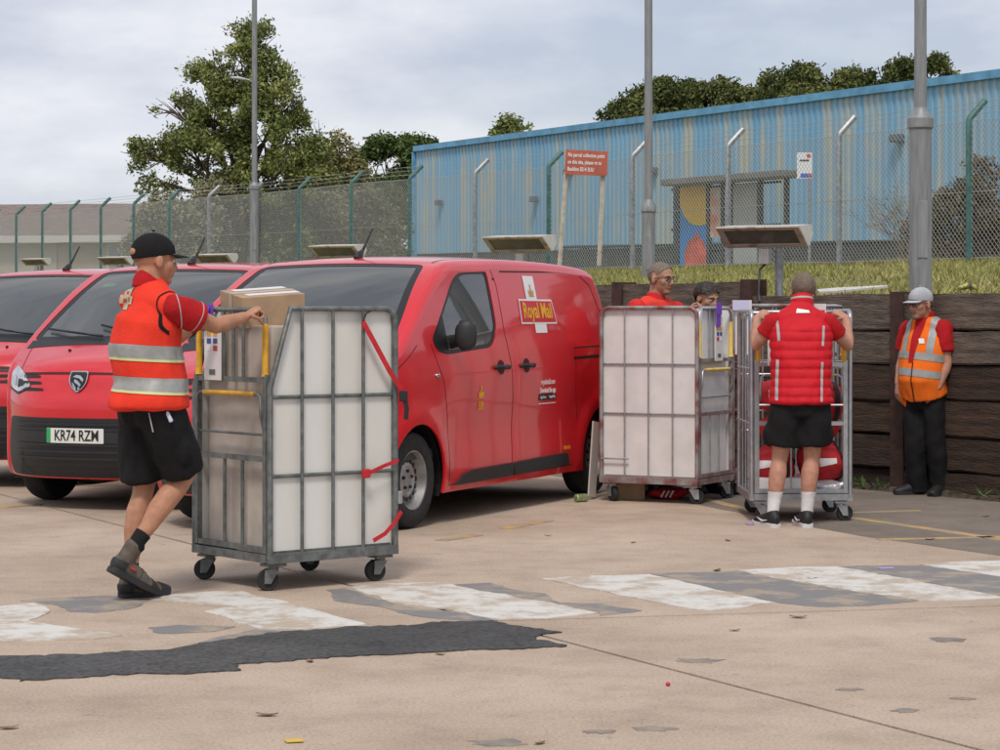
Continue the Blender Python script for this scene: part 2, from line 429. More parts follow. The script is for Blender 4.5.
# ------------------------------------------------------------------ bank behind the retaining wall
P0 = Vector((3.98, 17.53)); wu = Vector((-.5707, .8212)); wnv = Vector((.8212, .5707))
def dist_wall(x, y): return (x - P0.x) * wnv.x + (y - P0.y) * wnv.y
def ground_z(x, y):
    dd = dist_wall(x, y); e = 11.5 + max(0, -(x - 6)) * .2
    z = 1.60 + .062 * min(dd, e) + .012 * max(0, min(dd, 80) - e) + .02 * max(0, -x) * min(1, dd / 8)
    return z + .05 * noise.noise(Vector((x * .5, y * .5, 3)))
M_soil = mat('grass_ground', (.16, .15, .05), .95, col2=(.27, .22, .095), vscale=1.4, detail=9, bump=.6, bscale=20)
ts = list(np.arange(-14, 14, .6)) + list(np.arange(14, 60, 3)) + list(np.arange(60, 400, 30)); ts = [-400, -150, -60, -30] + ts
ds = [.13, .4, .8] + list(np.arange(1.4, 16, .7)) + list(np.arange(16, 60, 4)) + [70, 100, 160, 300, 600]
V = []; 
for t_ in ts:
    for d_ in ds:
        p = P0 + wu * t_ + wnv * d_; V.append((p.x, p.y, ground_z(p.x, p.y) - (.06 if d_ < .2 else 0)))
nd = len(ds)
bank = MB().add(V, [(i * nd + j, (i + 1) * nd + j, (i + 1) * nd + j + 1, i * nd + j + 1) for i in range(len(ts) - 1) for j in range(nd - 1)]).build('grass_bank', M_soil, smooth=True)
tag(bank, 'dry grassy bank rising behind the timber retaining wall', 'ground', kind='structure')
# grass blades on the part of the bank in view
r_ = np.random.default_rng(5); N = 62000
tt = r_.uniform(-3, 26, N); dd = .15 + 13.5 * r_.random(N) ** 1.25
gx = P0.x + wu.x * tt + wnv.x * dd; gy = P0.y + wu.y * tt + wnv.y * dd
k = (gx / gy < .27) & (gx / gy > -.06) & (gy < 48); gx, gy = gx[k], gy[k]; N = len(gx)
gz = np.array([ground_z(a, b) for a, b in zip(gx, gy)])
cl = np.array([noise.noise(Vector((a * .9, b * .9, 7))) for a, b in zip(gx, gy)])
hh = (.03 + .065 * r_.random(N)) * (1 + .9 * np.clip(cl, -.6, .8)); ww = .006 + .008 * r_.random(N); an = r_.uniform(0, 6.28, N); ln = r_.normal(0, .05, (N, 2))
ca, sa = np.cos(an) * ww, np.sin(an) * ww
A = np.stack([gx - ca, gy - sa, gz - .01], 1); B = np.stack([gx + ca, gy + sa, gz - .01], 1); Cc = np.stack([gx + ln[:, 0], gy + ln[:, 1], gz + hh], 1)
Vg = np.stack([A, B, Cc], 1).reshape(-1, 3)
me = bpy.data.meshes.new('grass'); me.from_pydata(Vg.tolist(), [], np.arange(3 * N).reshape(-1, 3).tolist())
M_grass = mat('grass_blades', (.15, .195, .05), .9, col2=(.37, .33, .125), vscale=.9, detail=8, island=.35, spec=.2, ramp=(.3, .62))
tag(link('grass', me, m=M_grass), 'rough dry yellow green grass on the bank', 'grass', kind='stuff')

# ------------------------------------------------------------------ retaining wall of railway sleepers
M_slp = [mat('sleeper_dark', (.012, .008, .006), .9, col2=(.075, .042, .026), vscale=2.2, stretch=(1, 6, 9), bump=.9, bscale=14, detail=10, ramp=(.3, .7)),
         mat('sleeper_brown', (.018, .011, .008), .9, col2=(.095, .054, .033), vscale=2.2, stretch=(1, 6, 9), bump=.9, bscale=14, detail=10, ramp=(.3, .7)),
         mat('sleeper_grey', (.038, .026, .019), .92, col2=(.20, .155, .12), vscale=2.6, stretch=(1, 6, 9), bump=1.0, bscale=16, detail=10, ramp=(.28, .66))]
M_rust = mat('rusty_steel', (.035, .016, .012), .8, col2=(.075, .035, .025), vscale=9, bump=.3)
wall = empty('retaining_wall', (P0.x, P0.y, 0), math.atan2(wu.y, wu.x), 'dark timber sleeper retaining wall with rusty steel posts holding up the bank', 'wall')
# local x runs along the wall away from the viewer, local y = towards the yard (+)
def sleeper_mesh(L, H, seed):
    rr = random.Random(seed); bm = bmesh.new(); bmesh.ops.create_cube(bm, size=1)
    for v in bm.verts: v.co = Vector((v.co.x * L, v.co.y * .13, v.co.z * H))
    bmesh.ops.subdivide_edges(bm, edges=[e for e in bm.edges if abs((e.verts[0].co - e.verts[1].co).x) > .1], cuts=7)
    bmesh.ops.bevel(bm, geom=[e for e in bm.edges if abs((e.verts[0].co - e.verts[1].co).normalized().x) > .9 and len(e.link_faces) == 2 and e.calc_face_angle(0) > 1], offset=.014, segments=2, affect='EDGES')
    for v in bm.verts:
        v.co.z += .014 * noise.noise(Vector((v.co.x * 2.2, seed, v.co.z * 9))); v.co.y += .012 * noise.noise(Vector((v.co.x * 2.5, v.co.z * 7, seed + 9)))
    me = bpy.data.meshes.new('sleeper'); bm.to_mesh(me); bm.free(); return me
posts_t = [-4.65 + 1.9 * i for i in range(21)]
MB().box((60, -.115, .8), (132, .02, 1.58)).build('dark_backing', M_rust, wall)  # unseen dark sheet added to keep light out of the sleeper gaps
for i in range(len(posts_t) - 1):
    t0, t1 = posts_t[i], posts_t[i + 1]; hi = t0 > 2.9; top = 1.78 if hi else 1.655; nc = 6; z = -.10
    hs = [(top - z) / nc * rnd.uniform(.94, 1.06) for _ in range(nc)]; sc = (top - z) / sum(hs)
    for c in range(nc):
        h = hs[c] * sc
        o = link('sleeper', sleeper_mesh(t1 - t0 - .03, h - .012, i * 10 + c), wall, ((t0 + t1) / 2, rnd.uniform(-.028, .022), z + h / 2))
        o.data.materials.append(M_slp[2] if c == nc - 1 or (c == nc - 2 and rnd.random() < .15) else M_slp[rnd.choice((0, 0, 1))]); z += h
for t_ in posts_t:
    h = 1.80 if t_ > 2.9 else 1.67
    mb = MB(); mb.box((t_, .085, h / 2), (.15, .016, h)); mb.box((t_, 0, h / 2), (.012, .155, h)); mb.box((t_, -.09, h / 2), (.15, .012, h))
    mb.build('steel_post', M_rust, wall)
# soil and weeds gathered along the foot of the wall
mb = MB()
for i in range(60):
    t_ = -4 + i * .22; w = .10 + .07 * noise.noise(Vector((t_ * 2, 0, 1))); h = .05 + .03 * noise.noise(Vector((t_ * 3, 4, 1)))
    mb.v += [(t_, .06, h), (t_, .06 + w * .5, h * .7), (t_, .06 + w, .0)]
    if i: b = i * 3; mb.f += [(b - 3, b, b + 1, b - 2), (b - 2, b + 1, b + 2, b - 1)]
o = mb.build('soil', mat('soil_bank', (.06, .045, .03), .95, var=.5, vscale=12, bump=1, bscale=30), wall, smooth=True); o['kind'] = 'stuff'
mb = MB(); rr = random.Random(3)
for i in range(170):
    t_ = rr.choice((-2.6, -2.3, -.9, -.2, 1.6, 1.3)) + rr.gauss(0, .16); y = .1 + rr.random() * .12; h = rr.uniform(.03, .10); a = rr.uniform(0, 6.28)
    p = Vector((t_, y, .03)); q = p + Vector((rr.gauss(0, .05), rr.gauss(.02, .04), h)); s = Vector((math.cos(a), math.sin(a), 0)) * .012
    mb.add([p - s * .4, p + s * .4, p.lerp(q, .6) + s, q, p.lerp(q, .6) - s], [(0, 1, 2, 3, 4)])
o = mb.build('weeds', mat('weed_leaf', (.06, .10, .025), .8, var=.4, vscale=20, island=.3), wall); o['kind'] = 'stuff'

# ------------------------------------------------------------------ chain link fence
M_galv = mat('galvanised', (.30, .315, .32), .5, .55, var=.22, vscale=14)
M_green = mat('green_post_paint', (.05, .135, .125), .55, var=.3, vscale=9, col2=None)
M_wire = mat('fence_wire', (.36, .375, .36), .6, .2)
fence = empty('chain_link_fence', (0, 0, 0), 0, 'tall chain link security fence on cranked green and grey posts', 'fence')
FP = []
for i in range(-2, 23):
    Z = 32 * (1 + .0855 * i); px = -680 + 1649 / (1 + .0855 * i); x = (px - 500) / F * Z
    FP.append(Vector((x, Z, ground_z(x, Z))))
FH = 2.08
fn = Vector((.88, .47, 0))
for i, p in enumerate(FP):
    k = i - 2; mm = M_green if k in (0, 4, 6, 7, 8, 11, 12, 13, 14, 15, 16) else M_galv
    mb = MB(); mb.tube([p + Vector((0, 0, -.3)), p + Vector((0, 0, FH * .5)), p + Vector((0, 0, FH)), p + Vector((0, 0, FH + .03)) + fn * .015, p + Vector((0, 0, FH + .30)) + fn * .30], .048, 8)
    mb.build('fence_post', mm, fence, 40)
for i in range(len(FP) - 1):
    a, b = FP[i], FP[i + 1]; u = b - a; L = u.length; u = u / L; mb = MB(); s = .088; w = .0042
    nrm = Vector((u.y, -u.x, 0)).normalized()
    def wire(p, q):
        dv = (q - p).normalized(); x = dv.cross(nrm).normalized() * w; y = nrm * w
        mb.add([p + x, p - x * .5 + y * .87, p - x * .5 - y * .87, q + x, q - x * .5 + y * .87, q - x * .5 - y * .87], [(0, 1, 4, 3), (1, 2, 5, 4), (2, 0, 3, 5)])
    hgt = FH - .06; x0 = -hgt
    while x0 < L:
        for sg in (1, -1):
            lo_, hi_ = max(0, -x0), min(hgt, L - x0)
            if hi_ > lo_:
                if sg > 0: p, q = (x0 + lo_, lo_), (x0 + hi_, hi_)
                else: p, q = (x0 + lo_, hgt - lo_), (x0 + hi_, hgt - hi_)
                wire(a + u * p[0] + Vector((0, 0, .05 + p[1])), a + u * q[0] + Vector((0, 0, .05 + q[1])))
        x0 += s
    o = mb.build('wire_mesh', M_wire, fence, fix=False); o['kind'] = 'stuff'
    mb = MB()
    for hz in (.08, FH * .5, FH - .01): mb.cyl(a + Vector((0, 0, hz)) + nrm * .01, b + Vector((0, 0, hz)) + nrm * .01, .006, n=4, caps=False)
    for q in (.33, .66, .97): 
        off = Vector((0, 0, FH + .3 * q)) + fn * .3 * q; mb.cyl(a + off, b + off, .005, n=4, caps=False)
    o = mb.build('line_wires', M_wire, fence); o['kind'] = 'stuff'

# ------------------------------------------------------------------ blue warehouse
A = Vector((-3.93, 102.9)); bd = Vector((.4425, -.8968)); bn = Vector((.8968, .4425)); BL = 62.0
bld = empty('blue_warehouse', (A.x, A.y, 0), math.atan2(bd.y, bd.x), 'long blue corrugated metal warehouse with faded beige streaks behind the fence', 'building')
def ztop(s): return 9.35 - s * .0163
def zbot(s): return 4.44 - s * .0149
def clad_mat():
    m = bpy.data.materials.new('faded_blue_cladding'); m.use_nodes = True; t = m.node_tree; b = t.nodes['Principled BSDF']; L = t.links.new
    tc = t.nodes.new('ShaderNodeTexCoord')
    def nz(scale, sc, det):
        mp = t.nodes.new('ShaderNodeMapping'); mp.inputs['Scale'].default_value = scale; L(tc.outputs['Object'], mp.inputs[0])
        n = t.nodes.new('ShaderNodeTexNoise'); n.inputs['Scale'].default_value = sc; n.inputs['Detail'].default_value = det; n.inputs['Roughness'].default_value = .65; L(mp.outputs[0], n.inputs['Vector']); return n
    def rp(p0, p1, a, c):
        r = t.nodes.new('ShaderNodeValToRGB'); r.color_ramp.elements[0].position = p0; r.color_ramp.elements[1].position = p1
        r.color_ramp.elements[0].color = (*a, 1); r.color_ramp.elements[1].color = (*c, 1); return r
    n1 = nz((1, 0, .05), 1.6, 8); r1 = rp(.46, .60, (0, 0, 0), (1, 1, 1)); L(n1.outputs['Fac'], r1.inputs[0])
    n2 = nz((.12, 0, .3), 1.2, 4); r2 = rp(.32, .58, (.12, .12, .12), (.85, .85, .85)); L(n2.outputs['Fac'], r2.inputs[0])
    n3 = nz((.6, 0, .1), 1.0, 5); r3 = rp(.3, .7, (.15, .36, .55), (.23, .44, .60)); L(n3.outputs['Fac'], r3.inputs[0])
    mu = t.nodes.new('ShaderNodeMath'); mu.operation = 'MULTIPLY'; L(r1.outputs[0], mu.inputs[0]); L(r2.outputs[0], mu.inputs[1])
    x = t.nodes.new('ShaderNodeMix'); x.data_type = 'RGBA'; L(mu.outputs[0], x.inputs[0]); L(r3.outputs[0], x.inputs[6]); x.inputs[7].default_value = (.48, .46, .35, 1)
    L(x.outputs[2], b.inputs['Base Color']); b.inputs['Roughness'].default_value = .6
    return m
mb = MB(); s = 0; pts = []
while s < BL:
    pts += [(s, 0), (s + .14, 0), (s + .18, .05), (s + .30, .05), (s + .34, 0)]; s += .34
V = []
for x, y in pts: V += [(x, -y, zbot(x)), (x, -y, ztop(x))]
mb.add(V, [(2 * i, 2 * i + 2, 2 * i + 3, 2 * i + 1) for i in range(len(pts) - 1)]); mb.build('cladding', clad_mat(), bld)
M_trim = mat('blue_trim', (.12, .33, .52), .5, var=.2, vscale=2); M_plinth = mat('plinth_block', (.10, .09, .085), .9, var=.4, vscale=1.5)
mb = MB()
for s0 in np.arange(0, BL, 6):
    e = min(s0 + 6, BL) - .01
    mb.add([(s0, -.16, ztop(s0) - .12), (e, -.16, ztop(e) - .12), (e, .5, ztop(e) - .12), (s0, .5, ztop(s0) - .12), (s0, -.16, ztop(s0) + .13), (e, -.16, ztop(e) + .13), (e, .5, ztop(e) + .13), (s0, .5, ztop(s0) + .13)],
           [(0, 1, 2, 3), (4, 7, 6, 5), (0, 4, 5, 1), (1, 5, 6, 2), (2, 6, 7, 3), (3, 7, 4, 0)])
mb.build('gutter', M_trim, bld)
MB().add([(0, .1, 9.3), (BL, .1, ztop(BL)), (BL, 25, ztop(BL) + 1), (0, 25, 10.2)], [(0, 1, 2, 3)]).build('roof', mat('roof_sheet', (.3, .33, .35), .7), bld)
MB().box((BL / 2, .2, 2.2), (BL, .3, 4.6)).build('plinth', M_plinth, bld)
MB().add([(0, .02, 1), (0, 25, 1), (0, 25, 10.1), (0, .02, 9.25)], [(0, 1, 2, 3)]).build('end_wall', mat('end_clad', (.12, .32, .5), .6), bld)
MB().box((-.05, -.08, 6.7), (.16, .16, 5.0)).build('corner_trim', M_trim, bld)
for s0, z0, w in ((15.5, 7.35, .35), (22.2, 7.0, .5), (37.5, 7.1, .45), (3, 6.7, .3), (12.5, 6.4, .3), (25.5, 4.9, .4)):
    MB().box((s0, -.22, z0), (w, .3, .25), bev=.04).build('wall_box', mat('wall_box_case', (.12, .14, .16), .5), bld)  # plain boxes for vents and cameras; none gives light

# dark railing along the road in front of the warehouse
rl = empty('road_railing', (0, 0, 0), 0, 'dark low railing along the foot of the blue warehouse', 'railing')
a, b = AT(560, 249, 72), AT(1090, 244, 52); a.z = b.z = 0
mb = MB(); u = (b - a); n = 150
M_rail = mat('railing_paint', (.03, .045, .045), .6)
za, zb = AT(560, 247, 72).z, AT(1090, 238, 52).z
for i in range(n):
    p = a + u * i / n; zt = za + (zb - za) * i / n; mb.box((p.x, p.y, zt - .5), (.05, .05, 1.0))
o = mb.build('bars', M_rail, rl); o['kind'] = 'stuff'
for dz in (0, -.9):
    MB().cyl(Vector((a.x, a.y, za + dz)), Vector((b.x, b.y, zb + dz)), .05, n=6).build('rail', M_rail, rl)

# ------------------------------------------------------------------ bus shelter and stop flag
sl_, sr_ = Vector((4.17, 57.3)), Vector((7.2, 53.0)); su = (sr_ - sl_).normalized(); SL = (sr_ - sl_).length
sh = empty('bus_shelter', (sl_.x, sl_.y, 0), math.atan2(su.y, su.x), 'dark framed bus shelter with posters on its panels beyond the fence', 'bus shelter')
M_dk = mat('shelter_frame', (.035, .04, .04), .5); M_pg = glass('shelter_glass', (.72, .8, .82)); M_gp = mat('grey_panel', (.36, .38, .37), .6, var=.08, vscale=2)
zs = 2.3; zt = 4.97
MB().box((SL / 2 + .05, .1, zt - .02), (SL - .55, .75, .17), bev=.03).build('roof', mat('shelter_roof', (.16, .165, .155), .6, var=.2), sh)
xs = [.28, 1.55, 2.1, 2.45, 3.5, 4.45]
for x in xs: MB().box((x, .35, (zs + zt) / 2), (.11 if x != .28 else .22, .1, zt - zs)).build('post', M_dk, sh)
for z in (zs + .85, zs + 1.45, zs + 2.5): MB().box((SL / 2 - .5, .36, z), (SL - 1.1, .06, .06)).build('rail', M_dk, sh)
def pan(x0, x1, z0, z1, m, nm='panel', y=.33):
    if nm == 'pane': return MB().add([(x0, y, z0), (x1, y, z0), (x1, y, z1), (x0, y, z1)], [(0, 1, 2, 3)]).build(nm, m, sh)
    return MB().box(((x0 + x1) / 2, y, (z0 + z1) / 2), (x1 - x0, .03, z1 - z0)).build(nm, m, sh)
po = pan(.42, 1.48, zs + .2, zt - .12, mat('poster_blue', (.02, .2, .52), .4), 'poster')
MB().prism([(.43, zt - .13), (.43, zt - .52), (.50, zt - .72), (.62, zt - .90), (.80, zt - 1.04), (1.0, zt - 1.12), (1.25, zt - 1.15), (1.47, zt - 1.12), (1.47, zt - .13)],
           Matrix(((1, 0, 0, 0), (0, 0, -1, 0), (0, 1, 0, 0), (0, 0, 0, 1))), .006, -.31).build('yellow_disc', mat('poster_yellow', (.68, .42, .02), .5), po)
pp = [(.65, zs + .2), (.62, zs + .8), (.72, zs + 1.05), (.85, zs + 1.2), (1.0, zs + 1.22), (1.05, zs + 1.3), (1.12, zs + 1.36), (1.2, zs + 1.3), (1.22, zs + 1.2), (1.38, zs + 1.15), (1.47, zs + .9), (1.47, zs + .2)]
MB().prism(pp, Matrix(((1, 0, 0, 0), (0, 0, -1, 0), (0, 1, 0, 0), (0, 0, 0, 1))), .008, -.31).build('red_shape', mat('poster_red', (.55, .09, .05), .5, var=.4, vscale=3), po)
pan(1.62, 2.05, zs + 1.2, zt - .2, mat('poster_collage', (.55, .55, .5), .5, col2=(.6, .2, .08), vscale=2.4, detail=2), 'poster')
pan(2.5, 3.4, zs + .2, zt - .15, M_gp); pan(3.55, 4.4, zs + .3, zt - .15, M_pg, 'pane'); pan(2.15, 2.4, zs + .2, zt - .15, M_pg, 'pane'); pan(1.6, 2.05, zs + .2, zs + 1.1, M_pg, 'pane')
fl = empty('bus_stop_flag', tuple(AT(804.5, 252, 52.6)), 0, 'small white bus stop flag beside the shelter roof', 'sign')
q = AT(804.5, 252, 52.6)
MB().cyl((.12, .03, -1.2), (.12, .03, 2.4), .035, n=8).build('pole', M_galv, fl)
MB().box((0, 0, AT(0, 165.5, 52.6).z - q.z), (.36, .03, .62)).build('plate', mat('flag_white', (.75, .76, .78), .5), fl)
zz = AT(0, 165.5, 52.6).z - q.z
MB().box((0, -.018, zz - .24), (.2, .006, .1)).build('blue_mark', mat('flag_blue', (.02, .12, .5), .5), fl)
MB().box((.14, -.018, zz - .24), (.07, .006, .1)).build('red_mark', mat('flag_red', (.6, .03, .03), .5), fl)
MB().prism(arc_pts((.1, zz + .23), .05, 0, 330, 11), Matrix(((1, 0, 0, 0), (0, 0, -1, 0), (0, 1, 0, 0), (0, 0, 0, 1))), .006, .016).build('red_disc', MATS['flag_red'], fl)
MB().box((0, -.018, zz + .12), (.22, .006, .04)).build('black_text_line', M_dk, fl)

# ------------------------------------------------------------------ lamp columns
def column(px, Z, joint, r0, r1, label, arm=None):
    x = (px - 500) / F * Z; gz = ground_z(x, Z); e = empty('lamp_column', (x, Z, gz), 0, label, 'lamp post')
    jz = CH + (HOR - joint) / F * Z - gz
    MB().lathe([(r0 * 1.02, -.3), (r0, jz - .1), (r0, jz), (r0 * 1.16, jz + .02), (r0 * 1.16, jz + .10), (r1 * 1.1, jz + .17), (r1, jz + .2)], (0, 0, 0), (0, 0, 1), 18).build('base_section', M_col, e, 35)
    top = jz + 5.5 if arm is None else arm[1]
    MB().cyl((0, 0, jz + .15), (0, 0, top), r1, r1 * .86, 16).build('shaft', M_col, e, 40)
    MB().box((0, -r0 - .002, min(.9, jz * .4)), (r0 * .9, .012, .5), bev=.004).build('access_door', M_col, e)
    if arm:
        az = CH + (HOR - arm[0]) / F * Z - gz
        MB().tube([(0, 0, az - .1), (-.12, 0, az), (-.3, 0, az + .02)], .03, 8).build('bracket', M_col, e)
        MB().loft([(-.25, 0, az + .02), (-.4, 0, az + .05), (-.58, 0, az + .06)], [(.07, .035), (.10, .04), (.06, .03)], (0, 1, 0), 10).build('lantern', mat('lantern_case', (.5, .51, .5), .4), e, True)
    else:
        MB().tube([(0, 0, top), (-.1, 0, top + .5), (-.9, 0, top + .8)], r1 * .6, 8).build('bracket', M_col, e)
        MB().loft([(-.8, 0, top + .76), (-1.1, 0, top + .82), (-1.5, 0, top + .78)], [(.1, .05), (.15, .07), (.07, .04)], (0, 1, 0), 10).build('lantern', mat('lantern_case', (.5, .51, .5), .4), e, True)
    return e
M_col = mat('column_steel', (.25, .26, .265), .55, .35, var=.18, vscale=5, stretch=(4, 4, .5))
column(920.5, 19.4, 130, .098, .056, 'thick grey steel lamp column behind the man in the orange vest')
column(648.5, 32, 213, .098, .062, 'grey steel lamp column standing on the bank beside the bus shelter')
column(254.5, 56, 190, .12, .07, 'slim grey lamp column with a side lantern in front of the big tree', arm=(80, 14))

# ------------------------------------------------------------------ red notice on two posts
sg = empty('notice_sign', tuple(AT(585, 262, 39)), 0, 'red notice board with white lettering on two wooden posts', 'sign')
q = AT(585, 262, 39)
def L_(px, py, dz=0): v = AT(px, py, 39 + dz) - q; return v
M_wood = mat('weathered_post', (.45, .41, .34), .85, var=.2, vscale=8)
MB().tube([L_(559.5, 266), L_(566, 172)], .045, 6).build('post', M_wood, sg); MB().tube([L_(599, 266), L_(603, 176)], .045, 6).build('post', M_wood, sg)
c4 = [L_(566, 149.5, -.1), L_(608, 151.5, -.1), L_(607, 176, -.1), L_(564.8, 174.2, -.1)]
mb = MB(); mb.add(c4 + [p + Vector((0, .03, 0)) for p in c4], [(0, 1, 2, 3), (7, 6, 5, 4), (0, 4, 5, 1), (1, 5, 6, 2), (2, 6, 7, 3), (3, 7, 4, 0)])
bo = mb.build('board', mat('notice_red', (.42, .10, .06), .7, var=.15, vscale=3), sg)
M_wt = mat('white_lettering', (.78, .76, .74), .6)
ux = (c4[1] - c4[0]).normalized(); uz = Vector((-ux.z, 0, ux.x))
for i, tx in enumerate(('No parcel collection point', 'on this site, please go to', 'Basildon SS14 3UU')):
    p = c4[0] + ux * .04 - uz * (.09 + i * .125)
    text_mb(tx, .098, lambda x, y, z: p + ux * x + uz * y + Vector((0, -.006 - z, 0)), .001, 'LEFT', .002, .62).build('lettering', M_wt, bo)

# ------------------------------------------------------------------ tilted floodlights along the bank
def flood(px, py, Z, label, w=.78):
    c = AT(px, py, Z); x, y = c.x, c.y; gz = ground_z(x, y); e = empty('floodlight', (x, y, gz), R(-26), label, 'floodlight', 'tilted floodlights along the bank')
    h = c.z - gz; s = w / 2
    sec = [(-.17, .10), (.20, .12), (.20, -.02), (.05, -.10), (-.17, .06)]      # side outline (y, z): glazed underside faces the yard
    sec = [(-.22, .085), (.16, .11), (.19, .02), (.10, -.075), (.06, -.085)]
    mb = MB(); n = len(sec); V = [(-s, a, h + b) for a, b in sec] + [(s, a, h + b) for a, b in sec]
    mb.add(V, [tuple(range(n)), tuple(range(2 * n - 1, n - 1, -1))] + [(i, (i + 1) % n, n + (i + 1) % n, n + i) for i in range(n)])
    mb.build('housing', mat('flood_white', (.62, .6, .56), .6, var=.15, vscale=6), e)
    a, b = Vector((-.22, .085)), Vector((.06, -.085)); nn = Vector((b.y - a.y, -(b.x - a.x))).normalized()
    def on(u, v, k): q = a.lerp(b, v) + nn * k; return (u * s, q.x, h + q.y)
    mb = MB()
    for (u0, u1, v0, v1) in ((-1, 1, 0, .14), (-1, 1, .86, 1), (-1, -.86, .14, .86), (.86, 1, .14, .86)):
        mb.add([on(u0, v0, .004), on(u1, v0, .004), on(u1, v1, .004), on(u0, v1, .004), on(u0, v0, .016), on(u1, v0, .016), on(u1, v1, .016), on(u0, v1, .016)], [(0, 1, 2, 3), (4, 7, 6, 5), (0, 4, 5, 1), (1, 5, 6, 2), (2, 6, 7, 3), (3, 7, 4, 0)])
    mb.build('frame', mat('flood_rust', (.50, .44, .37), .8, col2=(.22, .11, .06), vscale=9, ramp=(.5, .7)), e)
    mb = MB(); mb.add([on(-.85, .15, .003), on(.85, .15, .003), on(.85, .85, .003), on(-.85, .85, .003)], [(0, 1, 2, 3)]); mb.build('glass', mat('flood_lens', (.13, .12, .105), .25, var=.3), e)
    MB().cyl((.1, .1, -.2), (.1, .1, h - .03), .038, n=10).build('post', M_galv, e, 40)
    MB().box((-.02, .06, h - .18), (.1, .09, .14), bev=.01).build('junction_box', MATS['flood_white'], e)
    MB().tube([(-.02, .06, h - .25), (-.06, .03, h * .5), (-.02, -.12, .08), (.04, -.25, .0)], .012, 6).build('cable', M_dk, e, True)
flood(765, 236.5, 19.9, 'tilted floodlight with rusty frame above the retaining wall near the man in red gilet')
flood(520, 244, 26, 'tilted floodlight above the nearest van roof rear, left of the red notice')
flood(338, 251.5, 33, 'tilted floodlight above the nearest van windscreen')
flood(216, 259, 43, 'tilted floodlight above the middle van roof, left of the slim lamp column')
flood(116, 261, 51, 'tilted floodlight just left of the black cap man')
flood(36, 262, 62, 'leftmost tilted floodlight above the far left van')

# ------------------------------------------------------------------ low building at far left
lb = empty('low_building', (-21.5, 92, 0), R(-8), 'low tan building with brown roof at the far left behind the fence', 'building')
M_tan = mat('tan_render', (.50, .42, .31), .85, var=.12, vscale=1); M_broof = mat('brown_roof', (.20, .15, .13), .85, var=.2, vscale=3)
zt = AT(0, 240, 92).z
MB().box((2.5, 5, zt / 2), (15, 10, zt)).build('wall', M_tan, lb)
MB().add([(-6, -.6, zt), (10.6, -.6, zt), (10, 5, zt + 1.75), (-5.5, 5, zt + 1.75), (10, 11, zt), (-5.5, 11, zt)], [(0, 1, 2, 3), (3, 2, 4, 5), (0, 3, 5), (1, 4, 2)]).build('roof', M_broof, lb)
MB().box((2.3, -.65, zt), (16.6, .08, .3)).build('fascia', mat('white_fascia', (.62, .6, .55), .6), lb)
for x in (-3.4, 5.6, 8.6):
    w_ = MB().box((x, -.04, zt - .95), (.7, .08, 1.5)).build('window', MATS['white_fascia'], lb); MB().box((x, -.09, zt - .95), (.5, .03, 1.3)).build('pane', mat('far_pane', (.25, .3, .34), .15), w_)
MB().box((1.3, -.04, zt - 1.0), (3.6, .06, 2.0)).build('garage_door', mat('garage_cream', (.5, .45, .36), .7), lb)

# ------------------------------------------------------------------ trees and shrubs
def leaf_mesh(name, lobes, Z, n, ls, seed, thr=-.05, fs=.6):
    """many small leaf faces in clumps spread through ellipsoid lobes given as (px, py, rx, ry[, weight])"""
    r = np.random.default_rng(seed); S = Z / F; w = np.array([l[2] * l[3] * (l[4] if len(l) > 4 else 1) for l in lobes], float); w /= w.sum()
    out = []; tot = 0
    cnt = 0
    while tot < n and cnt < 40:
        cnt += 1
        li = r.choice(len(lobes), n, p=w); L = np.array([l[:4] for l in lobes])[li]
        v = r.normal(size=(n, 3)); v /= np.linalg.norm(v, axis=1)[:, None]; rad = r.random(n) ** .42; v *= rad[:, None]
        c = np.stack([(L[:, 0] - 500) * S, np.full(n, Z), CH + (HOR - L[:, 1]) * S], 1)
        p = c + v * np.stack([L[:, 2], (L[:, 2] + L[:, 3]) / 2, L[:, 3]], 1) * S
        nz = np.array([noise.noise(Vector(q * fs)) + .6 * noise.noise(Vector(q * fs * 2.7)) for q in p])
        p = p[nz > thr]; out.append(p); tot += len(p)
    p = np.concatenate(out)[:n]; n = len(p)
    # every clump point carries 3 leaf faces
    p = np.repeat(p, 3, 0) + r.normal(0, ls * 1.1, (n * 3, 3)); m = len(p)
    a = r.normal(size=(m, 3)); a /= np.linalg.norm(a, axis=1)[:, None]; b = r.normal(size=(m, 3)); b -= a * (a * b).sum(1)[:, None]; b /= np.linalg.norm(b, axis=1)[:, None]
    s = ls * r.uniform(.6, 1.25, m)[:, None]
    V = np.stack([p - a * s, p - b * s * .45, p + a * s, p + b * s * .45], 1).reshape(-1, 3)
    me = bpy.data.meshes.new(name); me.from_pydata(V.tolist(), [], np.arange(4 * m).reshape(-1, 4).tolist()); return me
def leafmat(name, a, b, isl=.4):
    m = mat(name, a, .75, col2=b, vscale=.5, detail=5, island=isl, spec=.25, ramp=(.35, .65)); return m
M_bark = mat('bark', (.10, .075, .055), .95, var=.35, vscale=8, stretch=(3, 3, .6))
